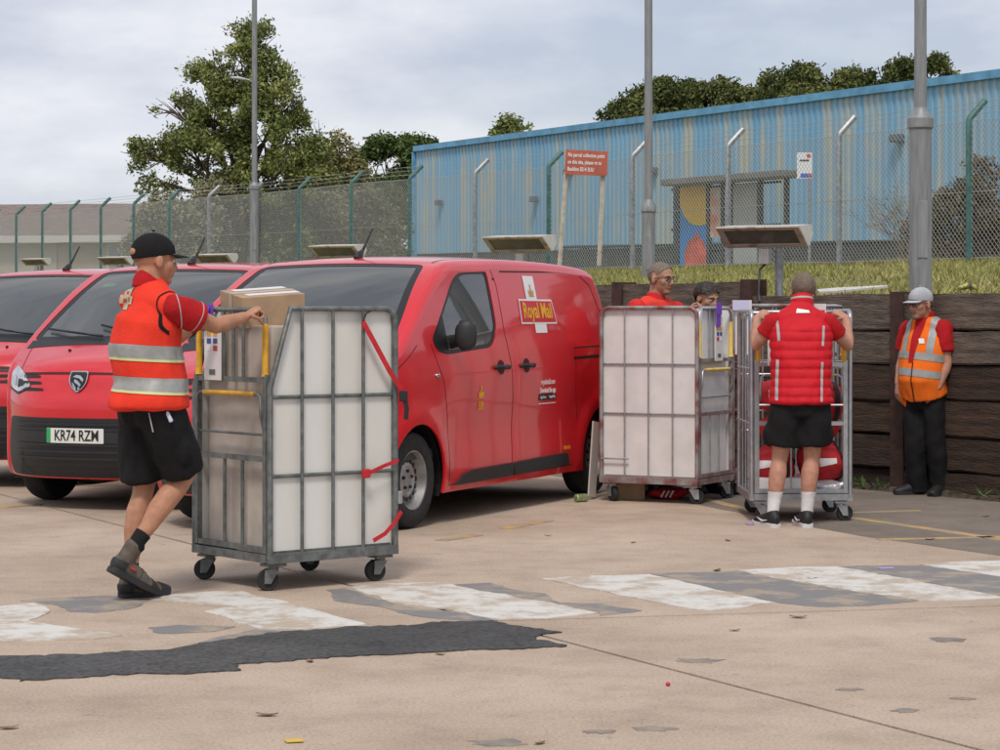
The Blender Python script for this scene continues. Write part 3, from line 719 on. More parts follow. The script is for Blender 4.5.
def tree(name, label, base, lobes, Z, n, ls, seed, m, trunk_r, group=None, thr=-.05, fs=.6, cat='tree', twigs=3, lean=None):
    bx = (base - 500) / F * Z; gz = ground_z(bx, Z); e = empty(name, (bx, Z, gz), 0, label, cat, group); rr = random.Random(seed)
    top = CH + (HOR - min(l[1] for l in lobes)) / F * Z - gz
    cx = sum(l[0] for l in lobes) / len(lobes)
    mb = MB(); S = Z / F
    fork = top * .32; tip = Vector(((cx - base) * S * .7, 0, top * .93))
    pts = [Vector((0, 0, -.3)), Vector((.05, 0, fork * .5)), Vector((.0, 0, fork)), tip * .6 + Vector((rr.gauss(0, .2), rr.gauss(0, .2), 0)), tip]
    mb.tube(pts, trunk_r, 8, rr=[trunk_r * 1.2, trunk_r, trunk_r * .85, trunk_r * .5, trunk_r * .1])
    for l in lobes:
        c = Vector(((l[0] - base) * S, rr.gauss(0, l[2] * S * .3), CH + (HOR - l[1]) * S - gz)); st = Vector((0, 0, max(.3, min(fork * rr.uniform(.8, 1.6), c.z * .7))))
        st.x = tip.x * max(0, (st.z - fork) / top)
        mid = st.lerp(c, .5) + Vector((rr.gauss(0, .15), rr.gauss(0, .15), .1 * c.z * rr.random()))
        mb.tube([st, mid, c], trunk_r * .4, 6, rr=[trunk_r * .5, trunk_r * .3, trunk_r * .12])
        for _ in range(twigs):
            v = Vector((rr.gauss(0, 1), rr.gauss(0, 1), rr.gauss(.4, .8))).normalized(); q = c + Vector((v.x * l[2], v.y * l[2], v.z * l[3])) * S * .95
            s0 = mid.lerp(c, rr.random()); mb.tube([s0, s0.lerp(q, .5) + Vector((0, 0, .05 * l[3] * S)), q], .02, 5, rr=[trunk_r * .16, trunk_r * .1, trunk_r * .03])
    mb.build('trunk', M_bark, e, True)
    me = leaf_mesh('crown', lobes, Z, n, ls, seed, thr, fs)
    o = link('crown', me, e, (-bx, -Z, -gz), m)
    return e
LM = {'fresh': leafmat('leaf_fresh', (.12, .155, .045), (.27, .29, .095)), 'brown': leafmat('leaf_brown', (.14, .135, .05), (.26, .23, .09)), 'dark': leafmat('leaf_dark', (.045, .08, .022), (.11, .15, .04)),
      'oak': leafmat('leaf_oak', (.06, .08, .022), (.155, .17, .052)), 'grey': leafmat('leaf_grey', (.16, .16, .085), (.30, .28, .17)), 'shrub': leafmat('leaf_shrub', (.085, .07, .04), (.16, .12, .07))}
tree('tall_tree', 'tall loose crowned green tree left of centre behind the slim lamp column', 240,
     [(250, 48, 30, 32), (228, 78, 40, 34), (262, 95, 42, 40), (208, 112, 34, 34), (276, 140, 40, 40), (232, 145, 46, 40), (192, 148, 34, 26), (170, 110, 20, 18, .8), (150, 160, 26, 20, .7), (135, 150, 16, 12, .6), (250, 185, 60, 26), (160, 185, 30, 12, .5), (305, 150, 26, 22, .8), (312, 180, 30, 20, .8), (285, 95, 18, 14, .7), (292, 118, 16, 14, .7), (198, 70, 16, 16, .8)],
     80, 15500, .085, 2, LM['fresh'], .22, thr=.20, fs=1.2, twigs=12)
G1 = 'trees behind the fence left of the warehouse'
tree('brownish_tree', 'yellow brown turning tree just right of the tall tree', 338, [(335, 155, 22, 26), (322, 172, 26, 26), (350, 180, 24, 24), (315, 135, 16, 16, .7), (338, 205, 36, 24)], 92, 5500, .10, 4, LM['brown'], .16, G1, 0)
tree('dark_green_tree', 'dense dark green tree beside the warehouse left corner', 392, [(385, 155, 24, 20), (412, 150, 24, 14), (430, 152, 14, 12), (400, 175, 34, 22), (372, 165, 16, 16)], 112, 6500, .12, 6, LM['dark'], .2, G1, -.1)
tree('young_tree', 'small tree top peeping over the warehouse roof', 512, [(512, 124, 12, 9), (500, 132, 10, 8), (524, 132, 12, 8), (513, 150, 18, 20)], 118, 1500, .15, 8, LM['fresh'], .14, None, 0)
G2 = 'trees rising above the warehouse roof'
for i, (b, lb_, lobes, mm) in enumerate((
    (650, 'dark tree above the warehouse roof beside the middle lamp column', [(640, 103, 26, 15), (664, 93, 20, 13), (620, 113, 16, 10), (650, 125, 50, 20), (682, 92, 12, 10), (606, 120, 10, 8)], 'oak'),
    (716, 'rounded dark tree above the roof right of the middle lamp column', [(698, 92, 20, 14), (722, 92, 18, 14), (742, 100, 14, 10), (715, 120, 48, 20), (711, 82, 9, 7)], 'oak'),
    (800, 'broad rounded tree above the roof between two lamp columns', [(780, 86, 22, 15), (804, 76, 20, 12), (828, 74, 18, 11), (848, 82, 18, 14), (800, 105, 60, 20), (766, 98, 14, 10)], 'oak'),
    (905, 'tree above the roof behind the thick lamp column', [(888, 78, 20, 13), (908, 70, 18, 12), (932, 68, 16, 12), (905, 98, 46, 18), (946, 78, 9, 8)], 'oak'))):
    tree('oak_tree', lb_, b, lobes, 112, 9500, .125, 20 + i, LM[mm], .28, G2, .0, .8)
G3 = 'pale scrub behind the fence'
for i, (b, lb_, lobes, mm) in enumerate((
    (165, 'pale scrub bush above the black cap man', [(165, 225, 30, 30), (190, 235, 26, 28), (150, 245, 26, 24)], 'grey'),
    (212, 'pale scrub bush left of the slim lamp column', [(215, 215, 28, 36), (205, 240, 34, 30)], 'grey'),
    (275, 'green scrub bush right of the slim lamp column', [(275, 210, 34, 32), (262, 236, 36, 32), (290, 240, 30, 28)], 'fresh'),
    (325, 'pale green scrub bush above the nearest van windscreen', [(322, 220, 32, 32), (312, 245, 32, 26)], 'grey'),
    (372, 'pale scrub bush beside the warehouse corner', [(360, 215, 30, 34), (375, 235, 30, 34), (350, 245, 30, 24)], 'grey'),
    (398, 'dark scrub bush touching the warehouse corner', [(392, 222, 18, 38), (390, 250, 20, 24)], 'oak'))):
    tree('scrub_bush', lb_, b, lobes, 76 + 2.5 * i, 4600, .09, 40 + i, LM[mm], .09, G3, -.15, 1.0, 'bush')
tree('hedge_bush', 'dark reddish bush by the fence at the right edge', 968, [(962, 215, 40, 32), (985, 195, 30, 42), (935, 235, 34, 26), (995, 230, 30, 36), (975, 245, 50, 20)], 41, 4200, .05, 61, LM['shrub'], .05, None, .08, 2.0, 'bush', 14)
# leafless twiggy shrub
bx = (915 - 500) / F * 42; gz = ground_z(bx, 42); tw = empty('twiggy_shrub', (bx, 42, gz), 0, 'nearly bare twiggy shrub against the blue wall left of the reddish bush', 'shrub'); rr = random.Random(77)
mb = MB(); tips = []
def branch(p, dv, L, r, dep):
    q = p + dv * L; mid = p.lerp(q, .5) + Vector((rr.gauss(0, .03), rr.gauss(0, .03), rr.gauss(0, .03))); mb.tube([p, mid, q], r, 4, rr=[r, r * .8, r * .6])
    if dep == 0: tips.append(q); return
    for _ in range(3): branch(p.lerp(q, rr.uniform(.5, 1)), (dv + Vector((rr.gauss(0, .5), rr.gauss(0, .5), rr.gauss(.05, .35)))).normalized(), L * rr.uniform(.55, .8), r * .6, dep - 1)
for _ in range(9): branch(Vector((rr.gauss(0, .15), rr.gauss(0, .15), -.05)), Vector((rr.gauss(0, .42), rr.gauss(0, .4), 1)).normalized(), .85, .016, 3)
mb.build('trunk', mat('twig_grey', (.22, .17, .13), .9), tw)
mb = MB()
for q in tips:
    for _ in range(2):
        p = q + Vector((rr.gauss(0, .05), rr.gauss(0, .05), rr.gauss(0, .05))); a = Vector((rr.gauss(0, 1), rr.gauss(0, 1), rr.gauss(0, 1))).normalized() * .03; b = a.orthogonal().normalized() * .015
        mb.add([p - a, p - b, p + a, p + b], [(0, 1, 2, 3)])
mb.build('crown', LM['grey'], tw, fix=False)
# ================================================================== VANS
M_red = mat('van_red', (.60, .006, .014), .38, coat=.75, coatr=.07, var=.05, vscale=2)
M_trimd = mat('van_dark_trim', (.016, .0165, .018), .55, var=.15, vscale=20)
M_blk = mat('van_black', (.010, .010, .011), .45)
M_gap = mat('shut_line', (.06, .004, .006), .7)
M_glass = glass('van_glass', (.58, .64, .63), 2.4, film=.10)
M_tyre = mat('tyre', (.018, .018, .019), .85, var=.3, vscale=20)
M_rim = mat('steel_wheel', (.36, .35, .34), .5, .6, var=.25, vscale=10)
M_cab = mat('cab_interior', (.055, .057, .06), .8)
M_seat = mat('cab_seat', (.05, .05, .055), .85)
M_vyel = mat('van_yellow', (.72, .38, .01), .45)
M_vwhite = mat('van_white', (.78, .77, .76), .4)
M_chrome = mat('chrome', (.55, .56, .57), .18, 1.0)
M_lens = mat('headlamp_inner', (.52, .54, .56), .12, .5, coat=1.0)
REAR = -3.275
# centre-line profile: x, z, bow (how far the edge recedes), crown (how far the edge drops), edge radius
PROF = [(.84, .24, .36, 0, .05), (.90, .34, .36, 0, .05), (.915, .52, .36, 0, .05), (.915, .68, .36, 0, .05), (.925, .76, .36, 0, .05), (.915, .83, .35, 0, .05), (.885, .90, .33, .005, .06), (.865, .99, .31, .01, .07),
        (.82, 1.075, .28, .03, .08), (.73, 1.135, .22, .045, .08), (.60, 1.185, .15, .05, .07), (.46, 1.23, .12, .045, .05), (.37, 1.262, .12, .03, .05), (.31, 1.30, .12, .015, .06), (.06, 1.47, .10, .01, .06), (-.22, 1.655, .07, .01, .07), (-.46, 1.79, .05, .015, .08),
        (-.60, 1.848, .04, .02, .09), (-.80, 1.888, .02, .025, .09), (-1.2, 1.912, 0, .03, .09), (-1.8, 1.925, 0, .03, .09), (-2.5, 1.92, 0, .03, .09), (-3.1, 1.90, -.01, .03, .09), (-3.42, 1.875, -.03, .03, .10), (-3.55, 1.80, -.05, .02, .11), (-3.62, 1.64, -.05, 0, .10),
        (-3.68, 1.3, -.05, 0, .08), (-3.74, .9, -.05, 0, .07), (-3.78, .55, -.05, 0, .06), (-3.76, .28, -.05, 0, .05)]
def catmull(P, sub):
    P = [np.array(p, float) for p in P]; out = []
    for i in range(len(P) - 1):
        a = P[max(i - 1, 0)]; b = P[i]; c = P[i + 1]; d_ = P[min(i + 2, len(P) - 1)]
        for k in range(sub):
            t = k / sub; out.append(.5 * ((2 * b) + (-a + c) * t + (2 * a - 5 * b + 4 * c - d_) * t * t + (-a + 3 * b - 3 * c + d_) * t ** 3))
    out.append(P[-1]); return np.array(out)
PR = catmull(PROF, 5); ARC = np.concatenate([[0], np.cumsum(np.hypot(np.diff(PR[:, 0]), np.diff(PR[:, 1])))]); SMAX = ARC[-1]
def prof(s): return np.array([np.interp(s, ARC, PR[:, k]) for k in range(5)])
def s_at(x, z): return float(ARC[np.argmin((PR[:, 0] - x) ** 2 + (PR[:, 1] - z) ** 2)])
def yside(x, z):
    """half width of the body side"""
    y = .935 - .02 * max(0, (.55 - z) / .35) ** 2
    if z > 1.0: y -= .145 * ((z - 1.0) / .9) ** 1.55
    y -= .012 * math.exp(-((z - .98) / .05) ** 2) * 0
    # hollow of the lower door panels between the wheel arches
    if -3 < x < -.3: y -= .018 * math.exp(-((z - .62) / .20) ** 2) * min(1, (-.3 - x) / .3, (x + 3) / .3)
    if x > .1: y -= .10 * ((x - .1) / .5) ** 2
    if x < -2.9: y -= .035 * ((-2.9 - x) / .9) ** 2
    for cx in (0, REAR):      # flared wheel arches
        r = math.hypot(x - cx, z - .34); 
        if .36 < r < .56: y += .016 * (.5 + .5 * math.cos((r - .42) / .14 * math.pi)) if r < .56 else 0
    if -3.5 < x < -1.62: y += .006 / (1 + math.exp(-(1.27 - z) / .006))      # pressed crease line
    return y
def nin(s):
    a, b = prof(max(0, s - .02)), prof(min(SMAX, s + .02)); t = b[:2] - a[:2]; t /= np.hypot(*t) + 1e-9
    return np.array([t[1], -t[0]]) * -1 if False else np.array([-t[1], t[0]])
def S(s, u, off=0.0):
    """skin of the front, bonnet, screen, roof and tail: s along the profile, u across (-1..1)"""
    p = prof(s); a = abs(u); x = p[0] - p[2] * a ** 2.6; z = p[1] - p[3] * a ** 2
    n = nin(s); xe, ze = p[0] - p[2], p[1] - p[3]; Wd = yside(xe + n[0] * p[4], ze + n[1] * p[4]); r = p[4]
    return Vector((x - n[0] * off, math.copysign(a * (Wd - r), u), z - n[1] * off))
def Sedge(s, ph):
    p = prof(s); n = nin(s); xe, ze = p[0] - p[2], p[1] - p[3]; r = p[4]; Wd = yside(xe + n[0] * r, ze + n[1] * r); k = r * (1 - math.cos(ph))
    return Vector((xe + n[0] * k, Wd - r + r * math.sin(ph), ze + n[1] * k))
assert nin(s_at(-2, 1.925))[1] < 0, nin(s_at(-2, 1.925))
van_proto = empty('delivery_van', (0, 0, 0))
V_ = van_proto
SS = np.linspace(0, SMAX, 150)
s_w0, s_w1 = s_at(.335, 1.285), s_at(-.60, 1.848)
US = .82
ws_out = round_poly([(s_w0, -.97 * US), (s_w1, -.90 * US), (s_w1, .90 * US), (s_w0, .97 * US)], .09, 6)
# across outline dense so that it curves with the body
def dens(poly, h=.05):
    out = []
    for i in range(len(poly)):
        a, b = Vector(poly[i]), Vector(poly[(i + 1) % len(poly)]); k = max(1, int((b - a).length / h)); out += [tuple(a.lerp(b, j / k)) for j in range(k)]
    return out
ws_out = dens(ws_out)
us = list(np.linspace(-US, US, 25))
outer = [(0, u) for u in us] + [(s, US) for s in SS[1:]] + [(SMAX, u) for u in us[::-1]][1:] + [(s, -US) for s in SS[::-1][1:-1]]
Vv, T = tri2d(outer, [ws_out], .055)
body = MB(); body.add([S(a, b / US) for a, b in Vv], T)
# rounded shoulder between the top skin and the sides
NA = 6
for sgn in (1, -1):
    rows = []
    for s in SS:
        rows.append([Sedge(s, math.pi / 2 * k / NA) for k in range(NA + 1)])
    P = [Vector((q.x, q.y * sgn, q.z)) for r in rows for q in r]; n = NA + 1
    body.add(P, [(i * n + k, (i + 1) * n + k, (i + 1) * n + k + 1, i * n + k + 1) for i in range(len(SS) - 1) for k in range(NA)])
# sides with wheel arches and cab window cut out
edge = [(Sedge(s, math.pi / 2).x, Sedge(s, math.pi / 2).z) for s in SS]
AR = .385
def arch(cx): return [(cx + AR * 1.0 * math.cos(a), .335 + AR * math.sin(a)) for a in np.linspace(math.pi + .30, -.30, 26)]
def arch2(cx, r): return [(cx + r * math.cos(a), .335 + r * math.sin(a)) for a in np.linspace(math.pi + .30, -.30, 26)]
win = round_poly([(-.24, 1.30, .06), (-.72, 1.735, .16), (-.92, 1.80, .10), (-1.33, 1.81, .07), (-1.34, 1.36, .2), (-1.22, 1.235, .08), (-.44, 1.19, .10), (-.30, 1.22, .06)], .06, 6)
win = dens(win, .05)
bot = [(-3.70, .27)] + arch(REAR) + [(-2.6, .225), (-2, .22), (-1.2, .22), (-.6, .22)] + arch(0)
side_out = edge + bot
side_out = [p for i, p in enumerate(side_out) if i == 0 or (Vector(p) - Vector(side_out[i - 1])).length > .004]
Vv, T = tri2d(side_out, [win], .05)
for sgn in (1, -1):
    body.add([(x, yside(x, z) * sgn, z) for x, z in Vv], T)
me = body.mesh('body_shell', M_red, None, False)
bm = bmesh.new(); bm.from_mesh(me); bmesh.ops.remove_doubles(bm, verts=bm.verts, dist=.0025); bmesh.ops.recalc_face_normals(bm, faces=bm.faces); bm.to_mesh(me); bm.free()
me.shade_smooth(); me.set_sharp_from_angle(angle=R(40)); me.materials.append(M_cab)
bo = link('body_shell', me, V_)
sd = bo.modifiers.new('thickness', 'SOLIDIFY'); sd.thickness = .018; sd.offset = -1; sd.material_offset = 1; sd.material_offset_rim = 0
es = bo.modifiers.new('edges', 'EDGE_SPLIT'); es.split_angle = R(38); es.use_edge_sharp = True
def side_pt(x, z, off, sgn=1): return Vector((x, (yside(x, z) + off) * sgn, z))
def side_patch(name, poly, m, off=.003, sgn=1, parent=V_, h=.06, thick=0, smooth=True):
    Vv, T = tri2d(dens(poly, h), [], h); mb = MB(); mb.add([side_pt(x, z, off, sgn) for x, z in Vv], T)
    return mb.build(name, m, parent, smooth)
def side_line(name, pts, w, m, off=.0015, sgn=1, parent=V_):
    """thin strip that follows a polyline on the side"""
    pts = [Vector(p) for p in pts]; P = []
    dn = []
    for i in range(len(pts) - 1):
        k = max(1, int((pts[i + 1] - pts[i]).length / .05)); dn += [pts[i].lerp(pts[i + 1], j / k) for j in range(k)]
    dn.append(pts[-1]); mb = MB()
    for i, p in enumerate(dn):
        t = (dn[min(i + 1, len(dn) - 1)] - dn[max(i - 1, 0)]).normalized(); n = Vector((-t.y, t.x)) * w / 2
        mb.v += [tuple(side_pt(*(p - n), off, sgn)), tuple(side_pt(*(p + n), off, sgn))]
        if i: b = 2 * i; mb.f.append((b - 2, b, b + 1, b - 1))
    return mb.build(name, m, parent, True)
# glazing
wsg = [(a, b) for a, b in ws_out]
Vv, T = tri2d(wsg, [], .07); mb = MB(); mb.add([S(a, b / US, -.006) for a, b in Vv], T); ws = mb.build('windscreen', M_glass, V_, True)
cs = Vector(((s_w0 + s_w1) / 2, 0))
def inset(poly, d):
    out = []; n = len(poly)
    for i in range(n):
        a, b = Vector(poly[i - 1]), Vector(poly[(i + 1) % n]); t = (b - a).normalized(); out.append(tuple(Vector(poly[i]) + Vector((-t.y, t.x)) * d))
    return out
ins = inset(wsg, .055)
if not inpoly(np.array([ins[0]]), wsg)[0]: ins = inset(wsg, -.055)
Vv, T = tri2d(wsg, [ins], .05); mb = MB(); mb.add([S(a, b / US, -.004) for a, b in Vv], T); mb.build('black_border', M_blk, ws, True)
for sgn in (1, -1):
    iw = inset(win, .03)
    if not inpoly(np.array([iw[0]]), win)[0]: iw = inset(win, -.03)
    Vv, T = tri2d(win, [], .07); mb = MB(); mb.add([side_pt(x, z, -.010, sgn) for x, z in Vv], T); gw = mb.build('side_window', M_glass, V_, True)
    Vv, T = tri2d(win, [iw], .05); mb = MB(); mb.add([side_pt(x, z, -.006, sgn) for x, z in Vv], T); mb.build('window_seal', M_blk, gw, True)
    # black quarter triangle behind the mirror
    side_patch('quarter_trim', round_poly([(-.26, 1.29), (-.46, 1.485), (-.50, 1.22), (-.42, 1.20), (-.31, 1.225)], .02), M_blk, -.004, sgn, gw)
    # door mirror
    mi = MB(); mi.loft([(-.56, .90 * sgn, 1.28), (-.52, .99 * sgn, 1.29)], [(.03, .05), (.03, .045)], (1, 0, 0), 8)
    mi.loft([(-.50, .985 * sgn, 1.325), (-.51, 1.005 * sgn, 1.325), (-.53, 1.07 * sgn, 1.33), (-.54, 1.095 * sgn, 1.33)], [(.04, .08), (.05, .11), (.045, .105), (.03, .08)], (1, 0, 0), 14, 3)
    mo = mi.build('door_mirror', M_trimd, V_, True)
    MB().box((-.58, 1.04 * sgn, 1.33), (.006, .08, .17), bev=.003).build('mirror_glass', M_chrome, mo)
    # shut lines
    side_line('shut_line', [(-.46, .27), (-.46, .55), (-.44, .78), (-.38, 1.0), (-.28, 1.16), (-.215, 1.27)], .007, M_gap, sgn=sgn)
    side_line('shut_line', [(-1.55, .27), (-1.56, .8), (-1.53, 1.1), (-1.46, 1.35), (-1.45, 1.7), (-1.40, 1.82)], .007, M_gap, sgn=sgn)
    side_line('shut_line', [(-.46, .27), (-1.55, .27), (-2.72, .28)], .006, M_gap, sgn=sgn)
    side_line('shut_line', [(-2.76, 1.27), (-2.75, .9), (-2.80, .62)], .006, M_gap, sgn=sgn)
    side_line('shut_line', [(-1.56, 1.80), (-2.6, 1.815), (-3.1, 1.80), (-3.30, 1.72), (-3.43, 1.5)], .012, M_gap, sgn=sgn)
    side_line('shut_line', [(.30, 1.10), (.16, 1.17), (.0, 1.26)], .006, M_gap, sgn=sgn)
    side_line('slide_rail', [(-2.72, 1.13), (-3.55, 1.145)], .022, M_blk, .002, sgn)
    side_line('upper_rail', [(-2.74, 1.212), (-3.30, 1.222)], .010, M_gap, .002, sgn)
    # rub strip in two lengths
    for q in ([(-.56, .262), (-1.54, .27), (-1.54, .365), (-.85, .355), (-.70, .335)], [(-1.57, .27), (-2.60, .285), (-2.57, .375), (-2.50, .385), (-1.57, .366)]):
        mb = MB(); pl = dens(round_poly(q, .02, 3), .08); Vv, T = tri2d(pl, [], .08); mb.add([side_pt(x, z, .022, sgn) for x, z in Vv], T)
        n = len(pl); mb.add([side_pt(x, z, -.01, sgn) for x, z in pl] + [side_pt(x, z, .022, sgn) for x, z in pl], [(i, (i + 1) % n, n + (i + 1) % n, n + i) for i in range(n)])
        mb.build('rub_strip', M_trimd, V_, 30)
    # door handles with red cups
    for hx, hz in ((-1.34, 1.085), (-1.79, 1.09)):
        y = yside(hx, hz); hd = MB().loft([(hx + .11, y * sgn, hz), (hx + .08, (y + .035) * sgn, hz), (hx - .08, (y + .035) * sgn, hz), (hx - .11, y * sgn, hz)], [(.018, .012)] * 4, (0, 0, 1), 8).build('door_handle', M_blk, V_, True)
        side_patch('handle_cup', [(hx + .06 * math.cos(a), hz + .055 * math.sin(a)) for a in np.linspace(0, 6.28, 17)[:-1]], M_gap, .003, sgn, hd, .03)
    MB().loft([(-.27, (yside(-.27, 1.05) - .004) * sgn, 1.05), (-.27, (yside(-.27, 1.05) + .012) * sgn, 1.05)], [(.03, .014)] * 2, (1, 0, 0), 10).build('side_repeater', M_chrome, V_, True)
    # tail lamp
    side_patch('tail_lamp', round_poly([(-3.45, 1.25), (-3.50, .85), (-3.66, .85), (-3.60, 1.25)], .03), mat('tail_red', (.25, .005, .005), .2), .004, sgn)
    # wheel housings
for cx in (0, REAR):
    for sgn in (1, -1):
        mb = MB(); pa = [(cx + .40 * math.cos(a), .335 + .40 * math.sin(a)) for a in np.linspace(math.pi + .35, -.35, 20)]
        mb.add([(x, .90 * sgn, z) for x, z in pa] + [(x, .5 * sgn, z) for x, z in pa], [(i, i + 1, 21 + i - 0 - 0 if False else 20 + i + 1, 20 + i) for i in range(19)] + [tuple(range(20, 40))])
        mb.build('wheel_housing', M_blk, V_)
        w = MB(); w.lathe([(.205, -.09), (.225, -.098), (.29, -.10), (.322, -.085), (.335, -.05), (.335, .05), (.322, .085), (.29, .10), (.225, .098), (.205, .09)], (cx, .80 * sgn, .335), (0, sgn, 0), 36)
        wo = w.build('wheel', M_tyre, V_, 35)
        rm = MB(); rm.lathe([(.205, -.09), (.208, .088), (.195, .085), (.185, .03), (.168, .0), (.160, .02), (.10, .045), (.085, .03), (.04, .045), (.0, .05)], (cx, .80 * sgn, .335), (0, sgn, 0), 36)
        ro = rm.build('rim', M_rim, wo, 40)
        ho = MB()
        for k in range(16):
            a = k / 16 * 6.283; ho.cyl((cx + .133 * math.cos(a), .80 * sgn + .033 * sgn, .335 + .133 * math.sin(a)), (cx + .133 * math.cos(a), .80 * sgn + .0375 * sgn, .335 + .133 * math.sin(a)), .020, n=8)
        for k in range(5):
            a = k / 5 * 6.283 + .3; ho.cyl((cx + .062 * math.cos(a), .83 * sgn, .335 + .062 * math.sin(a)), (cx + .062 * math.cos(a), .852 * sgn, .335 + .062 * math.sin(a)), .012, n=6)
        ho = ho.build('rim_holes', M_blk, ro); ho['kind'] = 'stuff'
MB().box((-1.6, 0, .33), (3.2, 1.5, .2)).build('underbody', M_blk, V_)
MB().box((.5, 0, .36), (.6, 1.1, .2)).build('front_underbody', M_blk, V_)
# cab interior
cab = MB(); cab.box((.12, 0, .95), (.55, 1.55, .42), bev=.08); cab.box((-.4, 0, .5), (1.7, 1.7, .06)); cab.box((-1.42, 0, 1.1), (.04, 1.66, 1.3)); cab.tube([(.05, .40, 1.12), (-.12, .40, 1.18)], .03, 6)
co = cab.build('cab_interior', M_cab, V_)
st = MB(); st.tube([(-.14 + .05 * math.sin(a), -.40 + .19 * math.cos(a), 1.19 + .18 * math.sin(a)) for a in np.linspace(0, 6.28, 21)[:-1]], .015, 6, True); st.build('steering_wheel', M_blk, co, True)
for y in (-.45, .15, .52):
    se = MB(); se.box((-.75, y, .78), (.5, .44 if y < 0 else .36, .16), bev=.05); se.box((-1.02, y, 1.15), (.16, .42 if y < 0 else .34, .66), Matrix.Rotation(R(-10), 3, 'Y'), bev=.06); se.box((-1.10, y, 1.56), (.1, .24, .2), Matrix.Rotation(R(-8), 3, 'Y'), bev=.04)
    se.build('seat', M_seat, co)
MB().box((-.40, .0, 1.66), (.03, .22, .07), bev=.01).build('rear_view_mirror', M_blk, co)
# front face
def front_poly(zy, m, name, off=.004, parent=V_, h=.04, smooth=True):
    """outline given as (lateral y metres, height z) on the front skin"""
    def sz(z): 
        i = np.arange(len(PR)); k = PR[:, 0] > .3; return float(np.interp(z, PR[k, 1], ARC[k]))
    pl = dens(zy, h); Vv, T = tri2d(pl, [], h); mb = MB(); mb.add([S(sz(z), y / .87, off) for y, z in Vv], T)
    return mb.build(name, m, parent, smooth)
lowg = round_poly([(-.80, .70, .06), (.80, .70, .06), (.86, .45, .1), (.80, .255, .06), (-.80, .255, .06), (-.86, .45, .1)], .06)
fb = front_poly(lowg, M_trimd, 'lower_bumper', .005)
front_poly(round_poly([(-.66, .66), (.66, .66), (.70, .33), (-.70, .33)], .05), M_blk, 'lower_grille', .008, fb)
for z in (.40, .45, .50, .615, .655): front_poly([(-.67, z - .008), (.67, z - .008), (.67, z + .008), (-.67, z + .008)], M_trimd, 'grille_slat', .022, fb)
front_poly(round_poly([(-.68, .515), (.68, .515), (.68, .60), (-.68, .60)], .02), M_trimd, 'plate_bar', .018, fb)
for sgn in (1, -1):
    f_ = lambda y: y * sgn
    hl = front_poly(round_poly([(f_(.50), .935, .03), (f_(.68), .885, .04), (f_(.865), .93, .03), (f_(.868), 1.06, .03), (f_(.79), 1.115, .03), (f_(.62), 1.04, .04)], .03), M_lens, 'headlight', .006)
    front_poly(round_poly([(f_(.60), .94), (f_(.70), .92), (f_(.70), .99), (f_(.63), .985)], .015), M_blk, 'lamp_bowl', .010, hl)
    front_poly(round_poly([(f_(.73), .93), (f_(.83), .95), (f_(.83), 1.03), (f_(.74), 1.01)], .02), M_chrome, 'lamp_reflector', .010, hl)
    front_poly(round_poly([(f_(.52), .915), (f_(.68), .865), (f_(.868), .915), (f_(.868), .928), (f_(.68), .880), (f_(.50), .932)], .005), M_blk, 'lamp_surround', .009, hl)
    for k, (z, y1) in enumerate(((1.01, .40), (.96, .375), (.91, .345))):
        front_poly(round_poly([(f_(y1), z - .010, .008), (f_(.60), z - .014), (f_(.62), z + .014), (f_(y1 + .01), z + .010, .008)], .006), M_blk, 'grille_slash', .006)
sh_ = round_poly([(-.085, 1.045, .02), (.085, 1.045, .02), (.085, .97, .05), (.05, .92, .03), (0, .885, .02), (-.05, .92, .03), (-.085, .97, .05)], .02)
bdg = front_poly(sh_, M_chrome, 'badge', .016, h=.03)
front_poly([(y * .86, .968 + (z - .968) * .88) for y, z in sh_], M_blk, 'badge_field', .020, bdg, .03)
# lion head emblem: mane strokes, brow and muzzle
for q in ([(-.05, 1.0), (-.02, 1.015), (.02, 1.01), (.055, .985), (.05, .965), (.015, .99), (-.02, .995)], [(-.03, .985), (.0, .975), (.035, .95), (.03, .93), (.0, .95), (-.03, .965)], [(-.05, .965), (-.03, .95), (-.005, .915), (-.015, .905), (-.04, .935)], [(.01, .935), (.03, .915), (.01, .90)]):
    front_poly(q, M_chrome, 'lion_stroke', .0235, bdg, .02)
pl = front_poly(round_poly([(-.262, .515), (.262, .515), (.262, .625), (-.262, .625)], .008), mat('plate_white', (.70, .71, .66), .4), 'number_plate', .026, h=.05)
front_poly([(-.262, .517), (-.222, .517), (-.222, .623), (-.262, .623)], mat('plate_green', (.02, .34, .10), .4), 'green_band', .028, pl)
for u_ in (-.80, .80):
    P = []; mb = MB()
    for i, s in enumerate(np.linspace(s_at(.84, 1.05), s_at(.42, 1.245), 14)):
        uu = u_ * (1 + .10 * i / 13); mb.v += [tuple(S(s, uu - .004, .002)), tuple(S(s, uu + .004, .002))]
        if i: b = 2 * i; mb.f.append((b - 2, b, b + 1, b - 1))
    mb.build('bonnet_gap', M_gap, V_)
mb = MB()
for i, u in enumerate(np.linspace(-.80, .80, 24)):
    mb.v += [tuple(S(s_at(.845, 1.03), u, .002)), tuple(S(s_at(.842, 1.038), u, .002))]
    if i: b = 2 * i; mb.f.append((b - 2, b, b + 1, b - 1))
mb.build('bonnet_gap', M_gap, V_)
